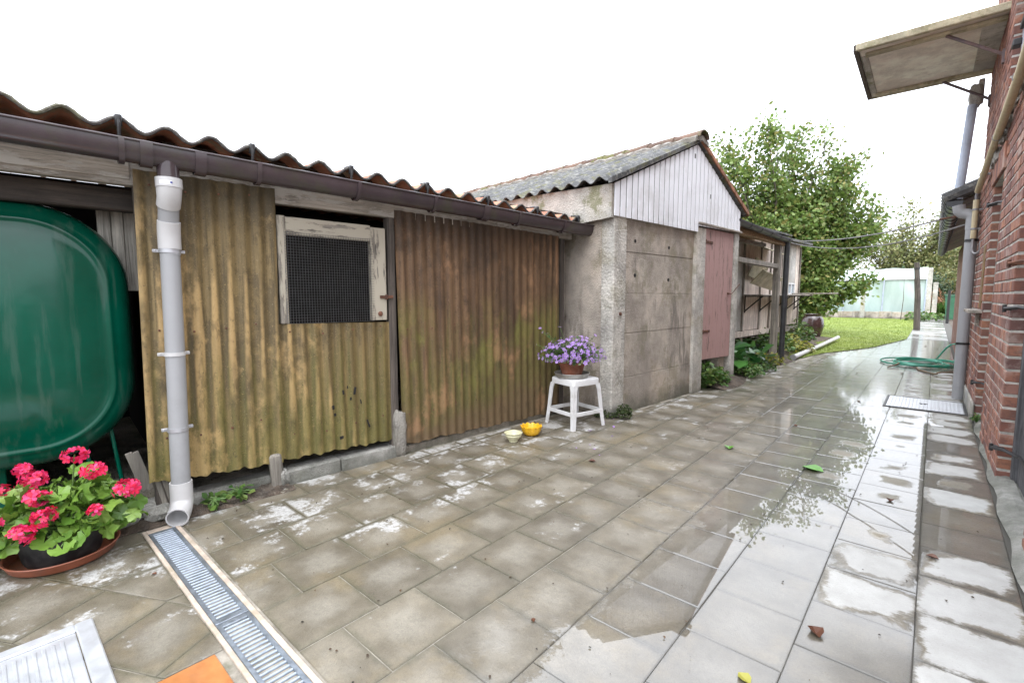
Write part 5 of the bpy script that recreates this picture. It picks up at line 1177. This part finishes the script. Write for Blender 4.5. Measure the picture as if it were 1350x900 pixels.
# ================================================================== STOOL WITH PURPLE FLOWERS
SX, SY, SR = -2.375, 3.535, R(-14)
stl = Thing("stool", "white plastic stool carrying the purple flowerpot", "stool", (SX, SY, 0), None)
ROT = Matrix.Translation((SX, SY, 0)) @ Matrix.Rotation(SR, 4, 'Z')
ht = .428; a_ = .152; f_ = .19
def sq(r_, z, n=5, rc=.03):
    P = []
    for (qx, qy, a0) in ((1, 1, 0), (-1, 1, 90), (-1, -1, 180), (1, -1, 270)):
        for k in range(n + 1): t = R(a0 + 90 * k / n); P.append((qx * (r_ - rc) + rc * math.cos(t), qy * (r_ - rc) + rc * math.sin(t), z))
    return P
lv = [sq(a_ + .004, ht - .055), sq(a_ + .004, ht - .012), sq(a_, ht - .003), sq(a_ - .006, ht), sq(.05, ht)]
V = [p for l in lv for p in l]; m_ = len(lv[0]); F = [(i * m_ + k, i * m_ + (k + 1) % m_, (i + 1) * m_ + (k + 1) % m_, (i + 1) * m_ + k) for i in range(len(lv) - 1) for k in range(m_)] + [tuple((len(lv) - 1) * m_ + k for k in range(m_))]
V2 = sq(a_ - .002, ht - .055) + sq(a_ - .006, ht - .012); o_ = len(V); V += V2; F += [(o_ + k, o_ + m_ + k, o_ + m_ + (k + 1) % m_, o_ + (k + 1) % m_) for k in range(m_)] + [(k, o_ + k, o_ + (k + 1) % m_, (k + 1) % m_)[::-1] for k in range(m_)] + [tuple(o_ + m_ + k for k in range(m_))[::-1]]
stl.part("seat", xf((V, F), ROT), MT['white_pl'], smooth=True, ang=40)
for qx in (-1, 1):
    for qy in (-1, 1):
        V = []; F = []
        for (z, r_, w) in ((ht - .05, a_ + .003, .052), (ht - .10, a_ + .010, .040), (.12, f_ - .012, .036), (.0, f_, .032)):
            for (dx, dy) in ((0, 0), (-w, 0), (-w, -.010), (-.010, -.010), (-.010, -w), (0, -w)): V.append((qx * (r_ + dx), qy * (r_ + dy), z))
        for i in range(3): F += [(i * 6 + k, i * 6 + (k + 1) % 6, (i + 1) * 6 + (k + 1) % 6, (i + 1) * 6 + k) for k in range(6)]
        F += [(0, 1, 2, 3, 4, 5), (18, 19, 20, 21, 22, 23)]
        stl.part("leg", xf((V, F), ROT), MT['white_pl'])
for (x0, x1, y0, y1) in ((-f_ + .05, f_ - .05, f_ - .021, f_ - .012), (-f_ + .05, f_ - .05, -f_ + .012, -f_ + .021), (f_ - .021, f_ - .012, -f_ + .05, f_ - .05), (-f_ + .012, -f_ + .021, -f_ + .05, f_ - .05)):
    ex_ = .03
    if x1 - x0 > y1 - y0: x0 -= ex_; x1 += ex_
    else: y0 -= ex_; y1 += ex_
    stl.part("stretcher", xf(box(x0, x1, y0, y1, .115, .15, .003), ROT), MT['white_pl'])
PX, PY = -2.40, 3.52
single("zinc_dish", lathe([(.0, ht + .002), (.135, ht + .002), (.145, ht + .006), (.156, ht + .036), (.159, ht + .038), (.157, ht + .041), (.151, ht + .037), (.139, ht + .010), (.0, ht + .006)], 40, PX, PY), MT['zinc'], "round grey zinc dish on the white stool", "dish", (PX, PY, ht), smooth=True)
pp = Thing("purple_flowerpot", "terracotta pot of small purple flowers on the stool", "flowerpot", (PX, PY, ht + .01))
pb = ht + .0075
pp.part("pot", lathe([(.0, pb), (.082, pb), (.112, pb + .10), (.122, pb + .104), (.125, pb + .145), (.115, pb + .146), (.108, pb + .125), (.0, pb + .12)], 36, PX, PY), MT['terra'], smooth=True, ang=40)
pp.part("soil", lathe([(.0, pb + .130), (.107, pb + .126)], 24, PX, PY), MT['soil'])
C0 = np.array((PX, PY, pb + .13)); n = 290
a = rng.uniform(0, 2 * np.pi, n); el = np.arcsin(rng.uniform(.05, 1, n)); ra = rng.uniform(.6, 1.05, n)
E = C0 + np.stack([.30 * ra * np.cos(a) * np.cos(el), .30 * ra * np.sin(a) * np.cos(el), .225 * ra * np.sin(el)], 1)
E = np.concatenate([E, np.array([(-2.60, 3.31, .865), (-2.585, 3.33, .83), (-2.48, 3.44, .875), (-2.63, 3.30, .72), (-2.25, 3.66, .80), (-2.26, 3.63, .60), (-2.22, 3.67, .625), (-2.27, 3.62, .70), (-2.56, 3.37, .82)])]); n = len(E)
stm = [tube([C0 + (E[i] - C0) * np.array((.25, .25, .05)), C0 + (E[i] - C0) * .6 + np.array((0, 0, .01)), E[i]], .0022, 5) for i in range(n)]
pp.part("stems", join(stm), MT['stem'])
nl = 1500; i = rng.integers(0, n, nl); t = rng.uniform(.15, .92, nl)[:, None]; P = C0 + (E[i] - C0) * t + rng.normal(0, .014, (nl, 3)); d = rdir(nl, .2) + (E[i] - C0) * 2
V, F = place(LEAF, LEAF_F, P, d, rdir(nl, 1), .030 * rng.uniform(.6, 1.3, nl)); pp.big("leaves", V, F, MT['leaf_pot'], kind="stuff")
pv, pf = [], []; off = 0; eyes = []
for q in range(n):
    nd = (E[q] - C0); nd = nd / np.linalg.norm(nd) + rng.normal(0, .35, 3) + np.array((.25, -.30, .1)); nd /= np.linalg.norm(nd)
    t = np.cross(nd, (0, 0, 1)); t /= np.linalg.norm(t) + 1e-9; b = np.cross(nd, t); ang = np.arange(5) * 2 * np.pi / 5 + rng.uniform(0, 6)
    dd = np.cos(ang)[:, None] * t + np.sin(ang)[:, None] * b + nd * .12
    V, F = place(PETAL, PETAL_F, np.repeat(E[q][None], 5, 0), dd, np.repeat(nd[None], 5, 0), np.full(5, .0165 * rng.uniform(.75, 1.2))); pv.append(V); pf.append(F + off); off += len(V)
    eyes.append(lathe([(.0045, 0), (.003, .004), (.0, .005)], 6, 0, 0, 0)); M_ = Matrix.Translation(tuple(E[q])) @ Vector(tuple(nd)).to_track_quat('Z', 'Y').to_matrix().to_4x4(); eyes[-1] = xf(eyes[-1], M_)
fl = pp.big("flowers", np.concatenate(pv), np.concatenate(pf), MT['pet_pur'], kind="stuff"); pp.part("flower_eyes", join(eyes), MT['eye'], fl, kind="stuff")

# two bowls on the ground
single("cream_bowl", lathe([(.0, .002), (.036, .002), (.036, .010), (.052, .028), (.066, .050), (.064, .056), (.071, .068), (.073, .072), (.068, .072), (.060, .05), (.046, .028), (.0, .014)], 36, -2.445, 2.775), MT['cream'], "small cream ceramic bowl on the tiles by the shed", "bowl", (-2.445, 2.775, 0), smooth=True)
wv = lambda a, i: 1 + (.055 * math.cos(12 * a) if i in (4, 5, 6) else .02 * math.cos(12 * a) if i == 7 else 0)
V, F = lathe([(.0, .002), (.045, .002), (.066, .016), (.080, .045), (.086, .072), (.089, .080), (.084, .080), (.077, .068), (.070, .045), (.0, .03)], 72, -2.445, 3.0, 0, wv)
V = [(x, y, z + (.0045 * math.cos(12 * math.atan2(y - 3.0, x + 2.445)) if z > .07 else 0)) for x, y, z in V]
single("yellow_bowl", (V, F), MT['yellow'], "yellow ceramic bowl with wavy rim next to the cream bowl", "bowl", (-2.445, 3.0, 0), smooth=True)

# ================================================================== DRAIN CHANNEL, COVERS
ch = Thing("drain_channel", "long drain channel with galvanised slotted grate across the tiles", "drain", (-2.0, .54, 0))
ch.part("channel_edge", box(-2.83, .3, .466, .482, -.09, .004, .002), MT['chan']); ch.part("channel_edge", box(-2.83, .3, .594, .6125, -.09, .004, .002), MT['chan'])
ch.part("channel_edge", box(-2.83, -2.79, .4825, .5935, -.09, .004, .002), MT['chan'])
ch.part("channel_base", box(-2.79, .3, .4825, .5935, -.10, -.075), MT['void'])
x0 = -2.788
for L in (.968, 1.0, 1.0):
    x1 = x0 + L; q = []
    q.append(box(x0 + .001, x1 - .001, .4835, .498, -.018, .003, .0015)); q.append(box(x0 + .001, x1 - .001, .577, .5925, -.018, .003, .0015))
    q.append(box(x0 + .001, x0 + .028, .498, .577, -.016, .0028, .0015)); q.append(box(x1 - .028, x1 - .001, .498, .577, -.016, .0028, .0015))
    nb = int((L - .056) / .0232)
    gr_ = ch.part("grate", join(q), MT['galv'])
    bars = []
    for k in range(nb):
        xx = x0 + .028 + .0085 + k * (L - .056 - .006) / nb
        n = 6; V = []; F = []
        for yy in (.497, .578):
            for s in range(n + 1): t = math.pi * s / n; V.append((xx + .0052 - .0052 * math.cos(t), yy, -.004 + .0066 * math.sin(t)))
        w = n + 1; F = [(s, w + s, w + s + 1, s + 1) for s in range(n)] + [(0, n, w + n, w)]
        bars.append((V, F))
    ch.part("grate_bars", join(bars), MT['galv'], gr_, smooth=True, ang=60, kind="stuff")
    x0 = x1 + .002
mc = Thing("access_cover", "white metal access cover with ribbed plate at the lower left corner", "manhole cover", (-1.9, -.1, 0))
mc.part("frame", join([box(-2.185, -1.50, .155, .203, -.02, .012, .004), box(-2.185, -2.137, -.5, .1548, -.02, .012, .004), box(-1.548, -1.5, -.5, .1548, -.02, .012, .004)]), MT['alu'])
mc.part("plate", box(-2.134, -1.551, -.5, .152, -.02, .006, .003), MT['alu'])
mc.part("ribs", join([box(-2.105, -1.58, .115 - k * .022 - .005, .115 - k * .022 + .005, .006, .0105, .002) for k in range(26)]), MT['alu'], kind="stuff")
mc2 = Thing("access_cover", "ribbed metal access cover set in the wet tiles near the drainpipe", "manhole cover", (-.02, 6.6, 0))
mc2.part("frame", join([box(-.345, .305, 6.24, 6.262, -.02, .008, .002), box(-.345, .305, 6.918, 6.94, -.02, .008, .002), box(-.345, -.323, 6.2625, 6.9175, -.02, .008, .002), box(.283, .305, 6.2625, 6.9175, -.02, .008, .002)]), MT['rubber'])
mc2.part("plate", box(-.322, .282, 6.263, 6.917, -.02, .006, .002), MT['alu'])
mc2.part("ribs", join([box(-.30 + k * .0295, -.286 + k * .0295, 6.30, 6.88, .006, .011, .002) for k in range(20)]), MT['alu'], kind="stuff")
mc2.part("handle_slot", box(-.06, .01, 6.56, 6.60, .0065, .0125, .002), MT['rubber'])

# ================================================================== HOSE, POLE, URN, FENCE
hp = []
for t in np.linspace(0, 1, 260):
    a = t * 2 * math.pi * 5.2; rr = .27 + .07 * math.sin(a * .37 + 1) + .05 * math.sin(t * 9); ec = 1.35 + .35 * math.sin(a * .21)
    hp.append((-.12 + rr * ec * math.cos(a) + .06 * math.sin(t * 7), 10.45 + rr * 1.9 * math.sin(a) + .12 * math.sin(t * 11), .014 + .010 * t * 5 * .6 + .012 * abs(math.sin(a * 1.7))))
end = hp[-1]; hp += [(end[0] + (.30 - end[0]) * s + 0, end[1] + (10.9 - end[1]) * s, .04 + .30 * math.sin(s * math.pi * .5)) for s in (.25, .5, .75, 1)] + [(.33, 11.0, .24), (.33, 11.0, .12), (.30, 10.9, .03)]
single("garden_hose", tube(hp, .0125, 8), MT['hose'], "tangled green garden hose lying on the wet tiles", "hose", (-.1, 10.4, 0), smooth=True)
h2 = [(-.5 + .75 * t + .03 * math.sin(t * 20), 9.62 + .5 * math.sin(t * 6), .014 + .03 * max(0, math.sin(t * 9))) for t in np.linspace(0, 1, 40)]
single("garden_hose", tube(h2, .012, 8), MT['hose_in'], "short brown hose end tangled in the green hose", "hose", (-.1, 9.8, 0), smooth=True)
gpole = Thing("grey_pole", "long pale grey plastic pole lying at the lawn's edge", "pole", (-1.8, 11.5, 0))
gpole.part("pole", tube([(-1.83, 9.65, .055), (-1.79, 12.0, .075), (-1.76, 14.3, .105)], .042, 14), MT['pvc_lt'], smooth=True)
gpole.part("end_cap", tube([(-1.832, 9.60, .055), (-1.83, 9.68, .0555)], .052, 14), MT['pvc'], smooth=True, ang=40)
single("brown_urn", lathe([(.0, .0), (.17, .0), (.22, .12), (.27, .32), (.25, .52), (.20, .60), (.21, .64), (.225, .66), (.20, .66), (.17, .60), (.0, .55)], 32, -2.43, 14.9), MT['urn'], "glazed dark brown urn by the lawn and hutch", "urn", (-2.43, 14.9, 0), smooth=True)
single("stone_block", box(-2.6, -2.35, 10.6, 11.5, -.02, .20, .02), MT['conc'], "rough stone block edging the bed behind the pole", "stone", (-2.5, 11, 0))
fence = Thing("low_wall", "low concrete slab wall at the back of the lawn", "wall", (-3, 30, 0))
for q in range(9):
    x = -5.2 + q * .52; fence.part("slab", box(x, x + .51, 29.98, 30.04, -.02, .36 + random.uniform(-.03, .03), .01), MT['conc'])
for (x, h, lab) in ((-2.74, 1.72, "square concrete fence post in front of the greenhouse"), (-.24, 2.42, "tall concrete fence post right of the greenhouse"), (-.02, 1.75, "shorter concrete fence post next to the path")):
    single("fence_post", box(x - .09, x + .09, 29.82, 29.96, -.05, h, .015), MT['conc_post'], lab, "post", (x, 29.9, 0), group="concrete fence posts at the lawn's end")
vp_ = Thing("wooden_post", "leaning dark wooden post at the lawn corner by the path", "post", (-.42, 20.7, 0))
vp_.part("shaft", tube([(-.40, 20.7, -.05), (-.44, 20.7, 1.1), (-.53, 20.7, 2.23)], [.095, .085, .075], 10), MT['wood_darkz'], smooth=True)
vp_.part("iron_band", tube([(-.508, 20.7, 2.0), (-.514, 20.7, 2.05)], .084, 12), MT['rubber'], smooth=True)
# greenhouse
gh = Thing("greenhouse", "pale green plastic film greenhouse behind the lawn", "greenhouse", (-4.5, 34, 0))
gh.part("front_film", grid(40, 10, lambda a, b: (-9.0 + a * 8.6, 32.0 + .05 * math.sin(a * 60) * (1 - b) + .04 * math.sin(a * 23 + b * 4), .05 + b * 1.93)), MT['film'], smooth=True)
gh.part("end_film", grid(12, 10, lambda a, b: (-.4 + .03 * math.sin(a * 20), 32.0 + a * 6, .05 + b * (1.93 + (.62 * math.sin(math.pi * a))))), MT['film'], smooth=True)
gh.part("roof_film", grid(40, 10, lambda a, b: (-9.02 + a * 8.65, 31.96 + b * 6, 1.96 + .7 * math.sin(math.pi * b) + .03 * math.sin(a * 40))), MT['film_top'], smooth=True)
gh.part("back_film", grid(10, 4, lambda a, b: (-9.0 + a * 8.6, 38.0, .05 + b * 2.1)), MT['film'])
for q in range(6): x = -8.9 + q * 1.7; gh.part("frame_pole", tube([(x, 31.93, 0), (x + .03, 31.93, 1.96)], .03, 8), MT['pvc_old'], smooth=True)
gh.part("frame_rail", tube([(-9.0, 31.93, 1.97), (-.4, 31.93, 1.97)], .03, 8), MT['pvc_lt'], smooth=True)
bn = Thing("green_bin", "small green plastic bin at the far right of the path", "bin", (.62, 31.1, 0))
bn.part("body", ([(x, y, z) for z, r_ in ((.0, .2), (1.1, .27)) for x, y in ((.62 - r_, 31.1 - r_), (.62 + r_, 31.1 - r_), (.62 + r_, 31.1 + r_), (.62 - r_, 31.1 + r_))], [(0, 3, 2, 1), (4, 5, 6, 7), (0, 1, 5, 4), (1, 2, 6, 5), (2, 3, 7, 6), (3, 0, 4, 7)]), MT['bin'])
bn.part("lid", box(.33, .91, 30.8, 31.4, 1.10, 1.16, .02), MT['bin'])
single("dark_stake", tube([(.42, 26.5, 0), (.42, 26.5, 1.35)], .05, 8), MT['rubber'], "dark upright stake beside the far path", "stake", (.42, 26.5, 0), smooth=True)

# ================================================================== WIRES, FALLEN LEAVES
def wire(name, label, a, b, sag, r=.008, n=24):
    a, b = Vector(a), Vector(b); single(name, tube([a.lerp(b, t) - Vector((0, 0, sag * 4 * t * (1 - t))) for t in np.linspace(0, 1, n)], r, 6), MT['cable'], label, "cable", a, smooth=True)
hc = bw(-3.2, 10.2, 2.3)
wire("overhead_cable", "upper grey cable sagging from the hutch to the brick house", bw(-2.9, 9.3, 2.12), (.02, 7.33, 2.01), .10, .009)
wire("overhead_cable", "lower grey cable sagging from the hutch to the brick house", bw(-2.9, 9.3, 2.11), (.22, 7.6, 1.96), .20, .008)
single("iron_rod", tube([(-.02, 7.33, 2.005), (.33, 7.20, 2.03)], .011, 8), MT['rust'], "thin rusty rod holding the cables off the drainpipe", "rod", (.1, 7.25, 2.0), smooth=True)
def gleaf(name, label, x, y, size, mat, curl=.12, rz=0, z=.004):
    V = [(px_ * 1.15 * size, (py - .5) * size, z + pz * size + curl * size * (abs(px_) * 2 + abs(py - .5)) ** 2) for px_, py, pz in LEAF.tolist()]
    V += [(a, b, c - .0012) for a, b, c in V]; F = [tuple(f) for f in LEAF_F.tolist()] + [tuple(i + 7 for i in f)[::-1] for f in LEAF_F.tolist()] + [(i, i + 7, (i + 1) % 6 + 7, (i + 1) % 6) for i in range(6)]
    M_ = Matrix.Translation((x, y, 0)) @ Matrix.Rotation(rz, 4, 'Z'); single(name, xf((V, F), M_), mat, label, "leaf", (x, y, 0), group="fallen leaves on the tiles")
gleaf("fallen_leaf", "curled brown leaf lying in the puddle up front", -.235, 1.83, .062, MT['leaf_dead'], .35, .5)
gleaf("fallen_leaf", "large fresh green leaf lying on the wet tiles", -.54, 3.62, .14, MT['leaf_green1'], .10, 1.2)
gleaf("fallen_leaf", "small green leaf left of the large green leaf", -1.10, 3.72, .085, MT['leaf_green1'], .2, .3)
gleaf("fallen_leaf", "small orange leaf near the two bowls", -1.72, 2.78, .05, MT['leaf_dead'], .3, 2)
gleaf("fallen_leaf", "yellow green leaf at the bottom edge of the puddle", -.36, 1.46, .05, MT['leaf_yel'], .15, 1)
for q, (x, y, lab) in enumerate(((-.12, 3.34, "tiny brown leaf on the pale reflecting tiles"), (.06, 2.72, "brown leaf in the puddle near the brick wall"), (-.55, 6.3, "brown leaf left of the access cover"), (-.86, 4.75, "pale brown leaf far out on the tiles"), (-.3, 9.0, "dark leaf before the hose"), (-.8, 8.6, "dull green leaf before the hose"), (-.1, 14.2, "brown leaf on the tiles past the hose"), (.1, 13.6, "reddish leaf on the path past the hose"), (-1.0, 1.24, "tiny dry brown leaf on a front tile"), (-2.36, .42, "dark red petal beside the drain channel"))):
    gleaf("fallen_leaf", lab, x, y, .045 if y > 2 else .02, MT['leaf_dead'], .25, q * 1.3)

# specks of grit, crumbs of leaf and fallen petals on the tiles
n = 420; xs = rng.uniform(-2.9, .3, n); ys = .66 + 8 * rng.uniform(0, 1, n) ** 1.6; k = (xs * cA - ys * sA) > np.where(ys < 3.8, -2.95, -2.5); xs, ys = xs[k], ys[k]; n = len(xs)
V, F = place(LEAF * np.array((1, 1, 3.0)), LEAF_F, np.stack([xs, ys, np.full(n, .0045)], 1), np.stack([rng.normal(0, 1, n), rng.normal(0, 1, n), rng.normal(0, .15, n)], 1), rdir(n, 3), .011 * rng.uniform(.3, 1.2, n) ** 1.5)
o = link("debris", bigmesh("debris", V, F, leafmat("dark_crumbs", [(.02, .016, .011), (.045, .028, .016), (.08, .045, .022), (.03, .025, .018)], .8, 0))); tag(o, "tiny dark crumbs and grit scattered over the tiles", "debris", None, "stuff")
n = 16; xs = rng.uniform(-2.3, -1.7, n); ys = rng.uniform(2.9, 3.9, n)
V, F = place(PETAL, PETAL_F, np.stack([xs, ys, np.full(n, .0045)], 1), np.stack([rng.normal(0, 1, n), rng.normal(0, 1, n), 0 * xs], 1), rdir(n, 4), .022 * rng.uniform(.6, 1.1, n))
o = link("petals", bigmesh("petals", V, F, MT['pet_pur'])); tag(o, "scattered purple petals on the tiles below the stool", "petals", None, "stuff")
